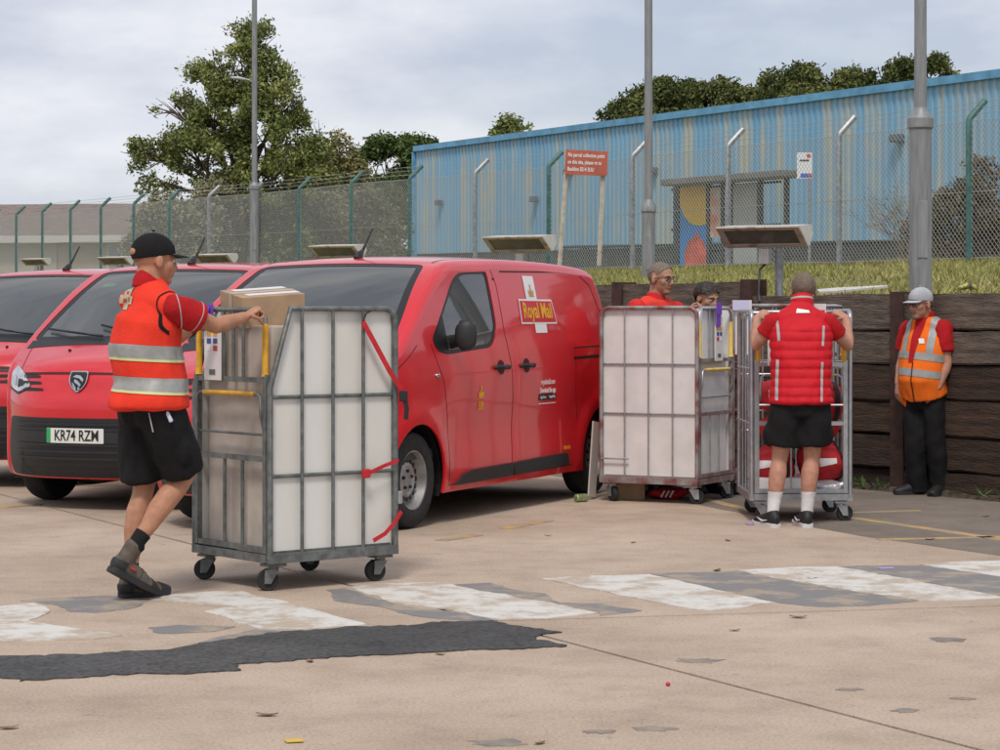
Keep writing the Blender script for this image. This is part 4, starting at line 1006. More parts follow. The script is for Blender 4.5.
# cowl, wipers, washer jets, aerial, roof seams
mb = MB()
for i, u in enumerate(np.linspace(-.96, .96, 30)):
    mb.v += [tuple(S(s_at(.42, 1.245), u, .003)), tuple(S(s_at(.325, 1.29), u, .004))]
    if i: b = 2 * i; mb.f.append((b - 2, b, b + 1, b - 1))
mb.build('cowl', M_blk, V_, True)
for (u0, u1, sx) in ((.5, -.25, .12), (-.15, -.85, .08)):
    q = [S(s_w0 + .02, u0, .02), S(s_w0 + .06, (u0 + u1) / 2, .03), S(s_w0 + sx + .05, u1, .02)]; MB().tube(q, .010, 6).build('wiper', M_blk, V_, True)
for u in (-.35, .35): MB().ell(S(s_at(.55, 1.2), u, .005), (.018, .012, .010)).build('washer_jet', M_blk, V_, True)
ap_ = S(s_at(-.86, 1.895), 0, 0); an = MB(); an.loft([ap_ + Vector((.04, 0, -.01)), ap_ + Vector((-.01, 0, .03)), ap_ + Vector((-.05, 0, .06))], [(.03, .04), (.022, .03), (.01, .012)], (0, 1, 0), 8); an.tube([ap_ + Vector((-.03, 0, .04)), ap_ + Vector((-.20, 0, .225))], .008, 6, rr=[.012, .007]); an.build('aerial', M_blk, V_, True)
for u in (-.93, .93):
    mb = MB()
    for i, s in enumerate(np.linspace(s_at(-.66, 1.86), s_at(-3.4, 1.877), 40)):
        mb.v += [tuple(S(s, u - .008, .0015)), tuple(S(s, u + .008, .0015))]
        if i: b = 2 * i; mb.f.append((b - 2, b, b + 1, b - 1))
    mb.build('roof_seam', M_gap, V_)
# rear doors: centre gap and plate
mb = MB()
for i, s in enumerate(np.linspace(s_at(-3.6, 1.68), SMAX - .05, 14)):
    mb.v += [tuple(S(s, -.006, .002)), tuple(S(s, .006, .002))]
    if i: b = 2 * i; mb.f.append((b - 2, b, b + 1, b - 1))
mb.build('rear_door_gap', M_gap, V_)
# sticker on the windscreen
MB().add([S(s_w0 + .13, u, .004) + Vector((0, 0, 0)) for u in (.80,)] * 0 + [S(s_w0 + .16 + .03 * math.sin(a), .80 + .055 * math.cos(a), .003) for a in np.linspace(0, 6.28, 15)[:-1]], [tuple(range(14))]).build('tax_sticker', mat('sticker', (.42, .48, .46), .5), ws)

# livery on the visible side: flat print that follows the panel
def dec(poly, m, nm, parent, off=.004): return side_patch(nm, poly, m, off, 1, parent, .05)
M_vred = mat('logo_red', (.55, .01, .02), .4)
lg = dec([(-1.955, 1.775), (-2.155, 1.775), (-2.155, 1.58), (-1.955, 1.58)], M_vwhite, 'livery_logo', V_, .0035)
dec([(-2.04, 1.42), (-2.26, 1.42), (-2.26, 1.335), (-2.04, 1.335)], M_vwhite, 'white_stem', lg, .0035)
dec([(-1.80, 1.595), (-2.43, 1.595), (-2.47, 1.405), (-1.79, 1.405)], M_vwhite, 'white_border', lg, .005)
dec([(-1.815, 1.582), (-2.418, 1.582), (-2.457, 1.418), (-1.806, 1.418)], M_vred, 'red_field', lg, .0065)
def on_side(cx, cz, off=.008, lean=0): return lambda x, y, z: side_pt(cx - x + lean * y, cz + y, off + max(0, z))
text_mb('Royal Mail', .165, on_side(-2.125, 1.503, .0085), .001, 'CENTER', .004, .80).build('lettering', M_vyel, lg)
def crown(cx, cz, w, m, parent, off):
    h = w
    dec([(cx + .45 * w, cz - .38 * h), (cx - .45 * w, cz - .38 * h), (cx - .45 * w, cz - .28 * h), (cx + .45 * w, cz - .28 * h)], m, 'crown_band', parent, off)
    dec([(cx + .40 * w, cz - .25 * h), (cx - .40 * w, cz - .25 * h), (cx - .52 * w, cz + .12 * h), (cx - .24 * w, cz - .02 * h), (cx - .14 * w, cz + .28 * h), (cx, cz + .02 * h), (cx + .14 * w, cz + .28 * h), (cx + .24 * w, cz - .02 * h), (cx + .52 * w, cz + .12 * h)], m, 'crown_arches', parent, off)
    dec([(cx + .05 * w, cz + .2 * h), (cx + .05 * w, cz + .55 * h), (cx - .05 * w, cz + .55 * h), (cx - .05 * w, cz + .2 * h)], m, 'crown_cross', parent, off)
    dec([(cx + .14 * w, cz + .36 * h), (cx + .14 * w, cz + .45 * h), (cx - .14 * w, cz + .45 * h), (cx - .14 * w, cz + .36 * h)], m, 'crown_cross', parent, off + .001)
crown(-2.06, 1.655, .105, mat('crown_gold', (.50, .28, .08), .5), lg, .006)
cy = dec([(-.99, .80), (-.995, .80), (-.995, .805), (-.99, .805)], M_vyel, 'royal_cypher', V_, .0035)
crown(-.99, .905, .095, M_vyel, cy, .004)
text_mb('EIIR', .085, on_side(-.99, .81, .0045), .001, 'CENTER', .001, .66).build('cypher_letters', M_vyel, cy)
wt = dec([(-2.02, .862), (-2.18, .862), (-2.18, .815), (-2.02, .815)], M_blk, 'app_badge', V_, .0035); dec([(-2.195, .862), (-2.35, .862), (-2.35, .815), (-2.195, .815)], M_blk, 'app_badge', V_, .0035)
text_mb('royalmail.com', .062, on_side(-2.185, .955, .0045), .001, 'CENTER', 0, .78).build('web_address', M_vwhite, wt)
text_mb('Download the app', .058, on_side(-2.185, .89, .0045), .001, 'CENTER', .001, .70).build('app_line', M_vwhite, wt)
text_mb('App Store', .03, on_side(-2.10, .838, .0055), .001, 'CENTER', 0, .9).build('badge_text', M_vwhite, wt); text_mb('Google Play', .03, on_side(-2.272, .838, .0055), .001, 'CENTER', 0, .82).build('badge_text', M_vwhite, wt)
dec([(-2.02, .792), (-2.35, .792), (-2.35, .785), (-2.02, .785)], M_vwhite, 'thin_line', wt, .0035)
text_mb('electric', .055, on_side(-2.58, .425, .0045), .001, 'CENTER', 0, .85).build('model_lettering', M_vyel, V_)

# place the three vans
fwd = Vector((-.42, -.9075)); ang = math.atan2(fwd.y, fwd.x)
OX, OY = -1.401, 15.508
GV = 'red delivery vans parked side by side'
v1 = van_proto; v1.location = (OX, OY, 0); v1.rotation_euler.z = ang
tag(v1, 'nearest red delivery van showing its whole side with yellow lettered logo', 'van', GV)
v2 = copy_tree(van_proto); v2.location = (OX - 1.44, OY + 1.80, 0); v2.rotation_euler.z = ang + R(3.5)
tag(v2, 'middle red delivery van with number plate showing behind the man in the black cap', 'van', GV)
v3 = copy_tree(van_proto); v3.location = (OX - 2.93, OY + 4.1, 0); v3.rotation_euler.z = ang + R(3)
tag(v3, 'farthest red delivery van cut off by the left edge of the photo', 'van', GV)
# lettering of the one plate that can be read
pl2 = [c for c in v2.children if c.name.startswith('number_plate')][0]
def on_front(x, y, z):
    k = PR[:, 0] > .3; s = float(np.interp(.568 + y, PR[k, 1], ARC[k])); return S(s, (x + .02) / .87, .0285 + max(0, z))
text_mb('KR74 RZM', .112, on_front, .001, 'CENTER', .0015, .80).build('plate_lettering', M_blk, pl2)
stk = [c for c in v2.children if c.name.startswith('windscreen')][0]
MB().add([S(s_w1 - .30 + a, -.72 + b, -.012) for a, b in ((0, 0), (.05, .01), (.05, .16), (0, .15))], [(0, 1, 2, 3)]).build('green_sticker', mat('sticker_green', (.05, .5, .22), .5), stk)
stk = [c for c in v3.children if c.name.startswith('windscreen')][0]
MB().add([S(s_w0 + .30 + a, -.45 + b, -.012) for a, b in ((0, 0), (.2, .0), (.2, .14), (0, .14))], [(0, 1, 2, 3)]).build('paper_notice', mat('paper_grey', (.5, .6, .57), .6), stk)
# ================================================================== ROLL CAGES
M_cg = mat('cage_grey', (.155, .165, .16), .55, .45, var=.3, vscale=18)
M_cs = mat('cage_bright', (.40, .41, .42), .38, .75, var=.15, vscale=18)
M_cr = mat('cage_red_reflect', (.22, .07, .065), .5, .4, col2=(.36, .35, .34), vscale=7, ramp=(.35, .6))  # grey frame metal, red reflected tints painted into its colour
M_pan = mat('plastic_panel', (.70, .69, .65), .5, col2=(.62, .59, .53), vscale=3, ramp=(.4, .75), sub=.0, stretch=(1, 1, .3))
M_panp = mat('plastic_panel_pink', (.69, .67, .65), .5, var=.08, vscale=4)
M_ygrip = mat('yellow_grip', (.68, .36, .02), .5, var=.15, vscale=15)
M_ygrip2 = mat('pale_yellow_grip', (.72, .50, .12), .5, var=.15, vscale=15)
M_card = mat('cardboard', (.40, .27, .165), .85, var=.12, vscale=9); M_cardd = mat('cardboard_dull', (.47, .41, .355), .8, var=.12, vscale=6)
M_strap = mat('red_strap', (.50, .012, .02), .6, var=.15, vscale=30)
M_purple = mat('purple_tag', (.17, .055, .45), .5, var=.1, vscale=20)
M_rub = mat('caster_rubber', (.02, .02, .02), .8)
M_lbl = mat('label_white', (.72, .68, .67), .5, var=.05, vscale=9)
M_navy = mat('label_blue', (.02, .06, .28), .5); M_lred = mat('label_red', (.5, .03, .03), .5)
def caster(parent, x, y, H, rot, m):
    c = MB(); ca, sa = math.cos(rot), math.sin(rot); r = .058
    wx, wy = x + .03 * ca, y + .03 * sa; ax = Vector((-sa, ca, 0))
    c.box((x, y, H - .008), (.11, .09, .014)); c.cyl((x, y, H - .045), (x, y, H - .012), .03, n=10)
    for s in (-1, 1):
        q = [Vector((x, y, H - .03)) + ax * .03 * s - Vector((ca, sa, 0)) * .03, Vector((x, y, H - .03)) + ax * .03 * s + Vector((ca, sa, 0)) * .045, Vector((wx, wy, r)) + ax * .03 * s + Vector((ca, sa, 0)) * .018 - Vector((0, 0, .018)), Vector((wx, wy, r)) + ax * .03 * s - Vector((ca, sa, 0)) * .018 - Vector((0, 0, .018))]
        c.add(q + [p + ax * .005 * s for p in q], [(0, 1, 2, 3), (7, 6, 5, 4), (0, 4, 5, 1), (1, 5, 6, 2), (2, 6, 7, 3), (3, 7, 4, 0)])
    o = c.build('caster', m, parent)
    MB().lathe([(.0, -.022), (.02, -.022), (.022, -.019), (.044, -.019), (r - .006, -.021), (r, -.014), (r, .014), (r - .006, .021), (.044, .019), (.022, .019), (.02, .022), (0, .022)], (wx, wy, r), tuple(ax), 20).build('wheel', M_rub, o, 40)
def bar(mb, p, q, w, t=None): mb.cyl(p, q, w, n=6)
def loop_pts(a, b, z0, z1, r, ch=None):
    """rounded frame outline along a (horizontal) and z; ch = (dx, dz) slanted corner at the a side"""
    P = [(a, z0), (a, z1 - r)] if not ch else [(a, z0), (a, z1 - ch[1]), (a + ch[0], z1)]
    if not ch: P += [(a + r * (1 - math.cos(t)), z1 - r + r * math.sin(t)) for t in (.4, .8, 1.2, 1.57)]
    P += [(b - r * (1 - math.sin(t)) , z1 - r + r * math.cos(t)) for t in (0, .4, .8, 1.2, 1.57)]
    P += [(b, z0)]; return P
def roll_cage(loc, rz, label, hs, m, barm, thin, panel=M_pan, chamfer=False, sides=(True, True, True), L1=.82, L2=.66, H=1.5, grip=None, gate_panel=True, tinted_post=None, rots=(2.4, 2.2, 2.6, 2.3), cover=True):
    e = empty('roll_cage', loc, rz, label, 'roll cage', 'mail roll cages in the yard'); a, b = L1 / 2, L2 / 2; zb = .175; grip = grip or M_ygrip
    X = lambda x: x * -hs                                                # hs=-1: handle end at local -x
    for i, (x, y) in enumerate(((-a + .06, -b + .06), (a - .06, -b + .06), (-a + .06, b - .06), (a - .06, b - .06))): caster(e, X(x), y, zb - .03, rots[i], M_cs if barm is M_cs else m)
    mb = MB()
    for y in (-b, b): mb.box((0, y, zb), (L1 + .02, .035, .05))
    for x in (-a, a): mb.box((x, 0, zb), (.035, L2 - .04, .045))
    mb.build('base_frame', m, e); MB().box((0, 0, zb + .03), (L1 - .04, L2 - .04, .014)).build('base_deck', M_cs if barm is M_cs else m, e)
    T = .0165; rb = .0065 if thin else .010
    # long sides
    for y, on in ((-b, sides[0]), (b, sides[1])):
        if not on: continue
        P = loop_pts(-a, a, zb, H, .07, (.13, .42) if chamfer else None)
        fr = MB().tube([(X(x), y, z) for x, z in P], T, 10).build('side_frame', m, e, 45)
        for k in range(1, 4):
            x = -a + L1 * k / 4 if not chamfer else -a + .02 + (L1 - .02) * k / 4 - .02
            zt = H - .005 if not chamfer else (H - .005)
            if chamfer and x < -a + .13: zt = H - .42 + .42 * (x + a) / .13
            MB().cyl((X(x), y - .004, zb), (X(x), y - .004, zt), rb, n=8).build('upright_bar', barm, fr, 40)
        for z in ((.61, 1.03) if not thin else (.70, 1.09)): MB().cyl((X(-a), y + .012, z), (X(a), y + .012, z), rb, n=8).build('cross_bar', barm, fr, 40)
        if thin and panel is not None: MB().cyl((X(a - .24), y - .01, .34), (X(a), y - .01, .34), rb, n=8).build('cross_bar', barm, fr, 40)
        if panel is not None:
            yy = y + (.026 if y < 0 else -.026); Q = [(px_ + (.012 if px_ < 0 else -.012), pz - .004) for px_, pz in P]
            pts = [(X(x), z) for x, z in Q]; n = len(pts)
            pm = MB(); pm.add([(x, yy - .003, z) for x, z in pts] + [(x, yy + .003, z) for x, z in pts], [tuple(range(n)), tuple(range(2 * n - 1, n - 1, -1))] + [(i, (i + 1) % n, n + (i + 1) % n, n + i) for i in range(n)])
            pm.build('side_panel', panel, fr)
    # far end
    if sides[2]:
        P = loop_pts(-b + .03, b - .03, zb, H - .01, .06); fr = MB().tube([(X(a), y, z) for y, z in P], T * .9, 8).build('end_frame', m, e, 45)
        for k in (1, 2, 3): MB().cyl((X(a), -b + L2 * k / 4, zb), (X(a), -b + L2 * k / 4, H - .02), rb, n=6).build('upright_bar', barm, fr)
        for z in (.61, 1.03): MB().cyl((X(a), -b, z), (X(a), b, z), rb, n=6).build('cross_bar', barm, fr)
        if panel is not None: MB().box((X(a - .025), 0, .83), (.006, L2 - .07, 1.26)).build('end_panel', panel, fr)
    # handle end: lower gate, latch bar, upper gate with two yellow grips
    x = X(-a); o_ = X(-.02) ; gt = MB()
    gt.box((x, 0, 1.12), (.024, L2 - .10, .028)); gt = gt.build('gate_frame', tinted_post or m, e)
    for y in (-b + .035, b - .035): MB().box((x, y, (zb + 1.12) / 2 + .03), (.03, .032, 1.12 - zb)).build('gate_post', tinted_post or m, gt)
    for y in (-b, b): MB().cyl((x, y, zb), (x, y, 1.1), .014, n=8).build('corner_tube', tinted_post or m, gt, 40)
    for z in (zb + .045, .70): MB().box((x, 0, z), (.024, L2 - .10, .028)).build('gate_rail', tinted_post if (tinted_post and z > 1) else m, gt)
    for y in (-.11, .07): MB().cyl((x, y, zb + .05), (x, y, .70), rb * 1.05, n=8).build('gate_bar', barm, gt)
    lx = x + o_ * 1.0
    MB().tube([(x, -b + .06, .86), (lx, -b + .06, .93), (lx, -b + .065, 1.03), (lx, -b + .09, 1.045), (lx, b - .09, 1.045), (lx, b - .065, 1.03), (lx, b - .06, .93), (x, b - .06, .86)], .0085, 8).build('latch_bar', barm, gt, True)
    MB().cyl((lx, -b + .12, 1.045), (lx, b - .13, 1.045), .0135, n=10).build('yellow_bar', grip, gt, 40)
    MB().cyl((x, -b + .05, .83), (x, b - .05, .83), .008, n=6).build('gate_wire', barm, gt)
    up = MB().tube([(x, -b + .045, 1.12), (x, -b + .045, H - .05), (x, -b + .09, H - .005), (x, b - .09, H - .005), (x, b - .045, H - .05), (x, b - .045, 1.12)], .0125, 8).build('upper_gate', barm, e, 45)
    for y in (-b + .045, b - .045): MB().tube([(x, y, 1.14), (x, y, 1.16), (x, y, 1.40), (x, y, 1.42)], .017, 10, rr=[.024, .018, .017, .016]).build('grip', grip, up, 40)
    for y in (-.12, -.02, .08): MB().cyl((x, y, 1.12), (x, y, H - .01), rb, n=8).build('gate_bar', barm, up)
    # label holder with warning symbols
    y0, y1 = (.07, .24) if hs < 0 else (-.06, .10)
    lb_ = MB().box((x + o_ * 1.1, (y0 + y1) / 2, 1.25), (.008, y1 - y0, .28), bev=.003).build('label_card', M_lbl, up)
    for (v, z, mm) in ((.3, 1.365, M_ygrip), (.68, 1.365, M_ygrip), (.3, 1.325, M_navy), (.68, 1.325, M_navy), (.3, 1.285, M_vwhite), (.68, 1.285, M_lred)):
        MB().box((x + o_ * 1.1 + o_ * .25, y1 - (y1 - y0) * v, z), (.003, .04, .028)).build('warning_symbol', mm, lb_)
    MB().box((x + o_ * 1.35, (y0 + y1) / 2, 1.155), (.003, .06, .03)).build('barcode', M_cg, lb_)
    return e
# --- nearest cage, pushed by the man in the cap
a1 = R(39); L1, L2 = .82, .76
N1 = Vector((AT(270, 0, 11.62).x, 11.62)); e1 = Vector((math.cos(a1), math.sin(a1))); e2 = Vector((-math.sin(a1), math.cos(a1)))
c1 = N1 + e1 * L1 / 2 + e2 * L2 / 2
cage1 = roll_cage((c1.x, c1.y, 0), a1, 'nearest grey roll cage with white panels pushed by the man in the black cap', -1, M_cg, M_cg, False, M_pan, True, L2=L2, rots=(2.6, 2.9, 2.4, 2.6))
def C1(x, y, z): return Vector((c1.x, c1.y, 0)) + Vector((e1.x * x + e2.x * y, e1.y * x + e2.y * y, z))
# straps across its panel side
def strap(pts, w, m, parent, nm='strap'):
    pts = [Vector(p) for p in pts]; mb = MB()
    for i, p in enumerate(pts):
        t = (pts[min(i + 1, len(pts) - 1)] - pts[max(i - 1, 0)]).normalized(); n = Vector((0, 1, 0)).cross(t).normalized() * w / 2
        mb.v += [tuple(p - n - Vector((0, .0015, 0))), tuple(p + n - Vector((0, .0015, 0))), tuple(p + n + Vector((0, .0015, 0))), tuple(p - n + Vector((0, .0015, 0)))]
        if i:
            b = 4 * i; mb.f += [(b - 4 + k, b - 4 + (k + 1) % 4, b + (k + 1) % 4, b + k) for k in range(4)]
    return mb.build(nm, m, parent, 30)
yb = -L2 / 2 - .03
s1 = strap([(.17, yb, 1.43), (.25, yb - .01, 1.30), (.34, yb - .012, 1.16), (.425, yb - .012, 1.05), (.44, yb, 1.0)], .030, M_strap, cage1)
MB().box((.435, yb - .012, 1.02), (.05, .02, .06), bev=.008).build('buckle', M_rub, s1); strap([(.44, yb - .014, 1.01), (.455, yb - .016, .95), (.45, yb - .014, .89)], .03, M_rub, s1, 'strap_end')
strap([(.17, yb, 1.43), (.20, yb + .01, 1.475), (.24, yb + .02, 1.49)], .008, M_rub, s1, 'cord')
s2 = strap([(.16, yb, .60), (.20, yb - .012, .605), (.30, yb - .01, .64), (.40, yb - .005, .665), (.43, yb + .03, .675)], .020, M_strap, cage1); MB().box((.185, yb - .01, .605), (.05, .025, .05), bev=.015).build('knot', M_strap, s2)
s3 = strap([(.24, yb, .235), (.31, yb - .012, .27), (.38, yb - .01, .33), (.43, yb, .385)], .024, M_strap, cage1); MB().box((.43, yb + .02, .46), (.03, .03, .07), bev=.008).build('hook', M_cs, s3)
# its load: sheets and boxes behind the gate, a parcel on top
bx_ = MB().box((-.06, 0, .81), (.60, .64, 1.2), bev=.012).build('large_carton', M_cardd, None, loc=C1(0, 0, 0)); bx_.rotation_euler.z = a1; tag(bx_, 'tall dull carton standing inside the nearest grey roll cage', 'box')
pc = empty('parcel', C1(-.19, .03, 1.425), a1 - R(9), 'taped brown parcel on top of the load in the nearest cage', 'box'); pc.rotation_euler = (R(7), R(-4), a1 - R(13))
MB().box((0, 0, .085), (.36, .36, .17), bev=.004).build('carton', M_card, pc)
MB().box((0, 0, .172), (.365, .055, .003)).build('tape', mat('tape', (.42, .33, .23), .35), pc); MB().box((-.1835, 0, .12), (.003, .055, .10)).build('tape', MATS['tape'], pc)
for y_ in (-.10, .11): MB().box((.02, y_, .1725), (.30, .07, .003)).build('white_label', M_lbl, pc)
pt = MB(); pt.box((0, 0, .05), (.006, .10, .12)); pt.box((-.02, .02, .05), (.005, .09, .10), Matrix.Rotation(.3, 3, 'Y'))
pt = pt.build('purple_tag', M_purple, None, loc=C1(-.435, .20, 1.415)); pt.rotation_euler.z = a1; tag(pt, 'crumpled purple tag on the gate of the nearest cage', 'tag')

# --- white sided cage beside the nearest van's tail
a2 = R(28); N2 = Vector((AT(697, 0, 17.05).x, 17.05)); f1 = Vector((-math.cos(a2), math.sin(a2))); f2 = Vector((math.sin(a2), math.cos(a2)))
c2 = N2 + f1 * .41 + f2 * .37
cage2 = roll_cage((c2.x, c2.y, 0), -a2, 'white panelled roll cage with grey red-tinted frame beside the rear of the nearest van', 1, M_cr, M_cs, True, M_panp, False, L2=.74, H=1.53, grip=M_ygrip2, tinted_post=M_cr, rots=(.4, -.6, .9, .2))
def C2(x, y, z): return Vector((c2.x, c2.y, 0)) + Vector((-f1.x * x + f2.x * y, -f1.y * x + f2.y * y, z))
def flat(name, mm, loc, rz, size, label, cat, rx=0):
    o = MB().box((0, 0, size[2] / 2), size).build(name, mm, None, loc=loc); o.rotation_euler = (rx, 0, rz); return tag(o, label, cat)
o = MB().box((.37, -.02, .68), (.02, .62, .96)).build('board', M_panp, None, loc=C2(0, 0, 0)); o.rotation_euler.z = -a2; tag(o, 'pale plastic board standing inside the gate of the white panelled cage', 'board')
o = MB().prism([(-.2, 0), (.2, 0), (.2, .33), (.13, .40), (-.2, .40)], Matrix(((0, 0, 1, 0), (1, 0, 0, 0), (0, 1, 0, 0), (0, 0, 0, 1))), .012, .385).build('cut_corner_board', M_panp, None, loc=C2(0, -.02, 1.12)); o.rotation_euler.z = -a2; tag(o, 'upper pale board with a cut corner behind the white panelled cage gate', 'board')
pg = MB(); pg.box((.444, .005, .06), (.004, .085, .13)); pg.box((.448, .005, .14), (.0045, .11, .10)); pg = pg.build('purple_label', M_purple, None, loc=C2(0, -.02, 1.385)); pg.rotation_euler.z = -a2; tag(pg, 'purple label clipped to the top of the white panelled cage gate', 'tag')
# --- cage behind, of which only a slice shows
cage4 = roll_cage((2.36, 18.15, 0), R(-24), 'roll cage with bare bars glimpsed behind the man in the red gilet', 1, M_cr, M_cs, True, None, False, L2=.74, L1=.78, H=1.55, grip=M_ygrip2, tinted_post=M_cr)
o = MB().box((0, 0, .23), (.16, .02, .44), bev=.004).build('document_holder', M_lbl, None, loc=AT(742, 356, 17.75)); o.rotation_euler.z = R(10); tag(o, 'white document holder hanging on the half hidden cage', 'holder')
o = MB().box((0, 0, .03), (.13, .01, .08)).build('note', mat('lilac_paper', (.55, .54, .72), .6), None, loc=AT(741, 309, 17.7)); tag(o, 'pale lilac note on top of the half hidden cage', 'paper')
# --- cage with red mail bags
c3 = Vector((AT(801, 0, 15.66).x, 15.66 + .41)); 
cage3 = roll_cage((c3.x, c3.y, 0), R(90), 'bright metal roll cage of red mail bags pushed by the man in the gilet', -1, M_cs, M_cs, True, None, False, L2=.70, H=1.5, rots=(-1.5, -1.4, -1.6, -1.5))
M_bag = mat('red_mail_bag', (.42, .008, .014), .75, var=.18, vscale=7, bump=.5, bscale=16); M_bagb = mat('black_bag', (.013, .013, .014), .8, var=.3, vscale=8)
def organic(name, mb, voxel, it, m, parent=None, wr=0, ws=8.0, st=(1, 1, 1), seed=0, loc=None, extra=None):
    """one continuous skin grown round overlapping volumes"""
    me = mb.mesh(name); o = bpy.data.objects.new(name, me); COL.objects.link(o)
    r = o.modifiers.new('r', 'REMESH'); r.mode = 'VOXEL'; r.voxel_size = voxel
    if it: s = o.modifiers.new('s', 'SMOOTH'); s.iterations = it; s.factor = .5
    me2 = eval_mesh(o); bpy.data.objects.remove(o); bpy.data.meshes.remove(me)
    if wr:
        n = len(me2.vertices); co = np.empty(n * 3); no = np.empty(n * 3); me2.vertices.foreach_get('co', co); me2.vertices.foreach_get('normal', no)
        co = co.reshape(-1, 3); no = no.reshape(-1, 3); sv = Vector((seed * 3.1, seed, 0))
        k = np.array([noise.noise(Vector((c[0] * st[0], c[1] * st[1], c[2] * st[2])) * ws + sv) + .5 * noise.noise(Vector((c[0] * st[0], c[1] * st[1], c[2] * st[2])) * ws * 2.3 + sv) for c in co])
        co = co + no * (k * wr)[:, None]; me2.vertices.foreach_set('co', co.ravel()); me2.update()
    if extra is not None:
        bm = bmesh.new(); bm.from_mesh(me2); t = extra.mesh('x'); bm.from_mesh(t); bm.to_mesh(me2); bm.free(); bpy.data.meshes.remove(t)
    me2.name = name; me2.materials.clear(); me2.materials.append(m); me2.shade_smooth()
    return link(name, me2, parent, loc)
def shell(src, planes, off, m, name, parent, keep=None, bumpy=0):
    """a thin layer lying on a garment or skin, trimmed clean by planes (point, outward normal)"""
    bm = bmesh.new(); bm.from_mesh(src.data)
    for co, no in planes:
        bmesh.ops.bisect_plane(bm, geom=bm.verts[:] + bm.edges[:] + bm.faces[:], plane_co=Vector(co), plane_no=Vector(no), clear_outer=True)
    if keep: bmesh.ops.delete(bm, geom=[f for f in bm.faces if not keep(f.calc_center_median(), f.normal)], context='FACES')
    bm.normal_update()
    for v in bm.verts: v.co = v.co + v.normal * (off + (bumpy * noise.noise(v.co * 60) if bumpy else 0))
    me = bpy.data.meshes.new(name); bm.to_mesh(me); bm.free(); me.materials.clear(); me.materials.append(m); me.shade_smooth()
    return link(name, me, parent)
bagspec = [((-.16, -.10, .38), (.16, .22, .15), 'red mail bag at the left bottom of the bag cage'), ((.18, -.12, .40), (.17, .22, .17), 'red mail bag at the right bottom of the bag cage'),
           ((.04, .0, .64), (.30, .28, .13), 'red mail bag lying across the middle of the bag cage'), ((.17, -.16, .84), (.18, .20, .17), 'crumpled red mail bag on the upper right of the bag load'), ((-.15, .05, .88), (.15, .2, .12), 'red mail bag on the upper left of the bag load')]
for i, (p, rd, lb_) in enumerate(bagspec):
    mb = MB(); mb.ell((0, 0, 0), rd, nu=20, nv=12); mb.box((0, 0, -.01), (rd[0] * 1.5, rd[1] * 1.5, rd[2] * 1.2), bev=.04)
    e = empty('mail_bag', (c3.x + p[0], c3.y + p[1], p[2] - rd[2]), rnd.uniform(-.3, .3), lb_, 'bag', 'red mail bags in the bag cage')
    sk = organic('bag_skin', mb, .014, 4, M_bag, e, .022, 7, seed=i, loc=(0, 0, rd[2]))
    shell(sk, [((rd[0] * .5 + .02, 0, 0), (1, .2, 0)), ((rd[0] * .5 - .02, 0, 0), (-1, -.2, 0))], .006, M_bagb, 'bag_strap', e).location = (0, 0, rd[2])
    shell(sk, [((.05, 0, .03), (1, 0, 0)), ((-.07, 0, 0), (-1, 0, 0)), ((0, 0, .045), (0, 0, 1)), ((0, 0, 0), (.2, 0, -1)), ((0, -.02, 0), (0, 1, 0))], .004, M_lbl, 'white_print', e).location = (0, 0, rd[2])
tag(organic('foil_bag', MB().ell((0, 0, 0), (.12, .16, .05)).loft([(.05, -.1, .0), (.17, -.12, .05)], [(.05, .03), (.02, .015)], (0, 1, 0), 8), .012, 2, mat('silver_film', (.48, .48, .5), .3, .3), None, .02, 10, loc=(c3.x + .2, c3.y - .26, .245)), 'crumpled silver film bag on the deck of the bag cage', 'bag')
o = MB().box((0, 0, .045), (.36, .2, .09), bev=.004).build('white_tray', M_lbl, None, loc=(c3.x - .12, c3.y - .29, .215)); tag(o, 'shallow white tray on the deck of the bag cage', 'tray')
o = MB().box((0, 0, .08), (.10, .01, .1)).build('paper_label', M_lbl, None, loc=AT(819, 322, 15.6)); MB().box((.02, -.007, .07), (.04, .002, .03)).build('red_print', M_lred, o); MB().box((-.01, -.007, .045), (.07, .002, .02)).build('blue_print', M_navy, o); tag(o, 'small printed label on the bag cage beside the neck of the man in the gilet', 'label')
# ================================================================== PEOPLE
def skinmat(nm, c): return mat(nm, c, .55, var=.12, vscale=22, sub=.12, spec=.35)
M_sk1 = skinmat('skin_tan', (.44, .215, .13)); M_sk2 = skinmat('skin_ruddy', (.46, .23, .155)); M_sk3 = skinmat('skin_olive', (.40, .22, .14))
def cloth(nm, c, var=.1, rough=.85, b=.35): return mat(nm, c, rough, var=var, vscale=9, bump=b, bscale=130, spec=.25)
M_hv = cloth('hi_vis_red', (.80, .045, .022), .06); M_ho = cloth('hi_vis_orange', (.90, .17, .015), .06); M_polo = cloth('polo_red', (.42, .010, .014)); M_polo2 = cloth('polo_bright', (.62, .03, .028))
M_gilet = cloth('gilet_red', (.56, .008, .018), .06, .6); M_shorts = cloth('black_workwear', (.009, .0085, .009), .3); M_tape = mat('reflective_tape', (.30, .30, .285), .45, var=.1, vscale=30)
M_lime = mat('lime_edge', (.60, .62, .28), .6); M_cap = cloth('black_cap', (.009, .009, .010), .2); M_capg = cloth('grey_cap', (.40, .41, .44), .12); M_pipe = mat('grey_piping', (.40, .37, .36), .6)
M_hair = mat('short_brown_hair', (.15, .11, .08), .8, var=.35, vscale=90); M_hairg = mat('greying_hair', (.17, .135, .105), .8, var=.4, vscale=90); M_hairb = mat('dark_hair', (.022, .014, .011), .6, var=.4, vscale=80)
M_sock = cloth('white_sock', (.66, .64, .64)); M_sockb = cloth('black_sock', (.012, .012, .013)); M_sole = mat('black_sole', (.022, .022, .023), .7); M_wsole = mat('white_sole', (.6, .59, .58), .6)
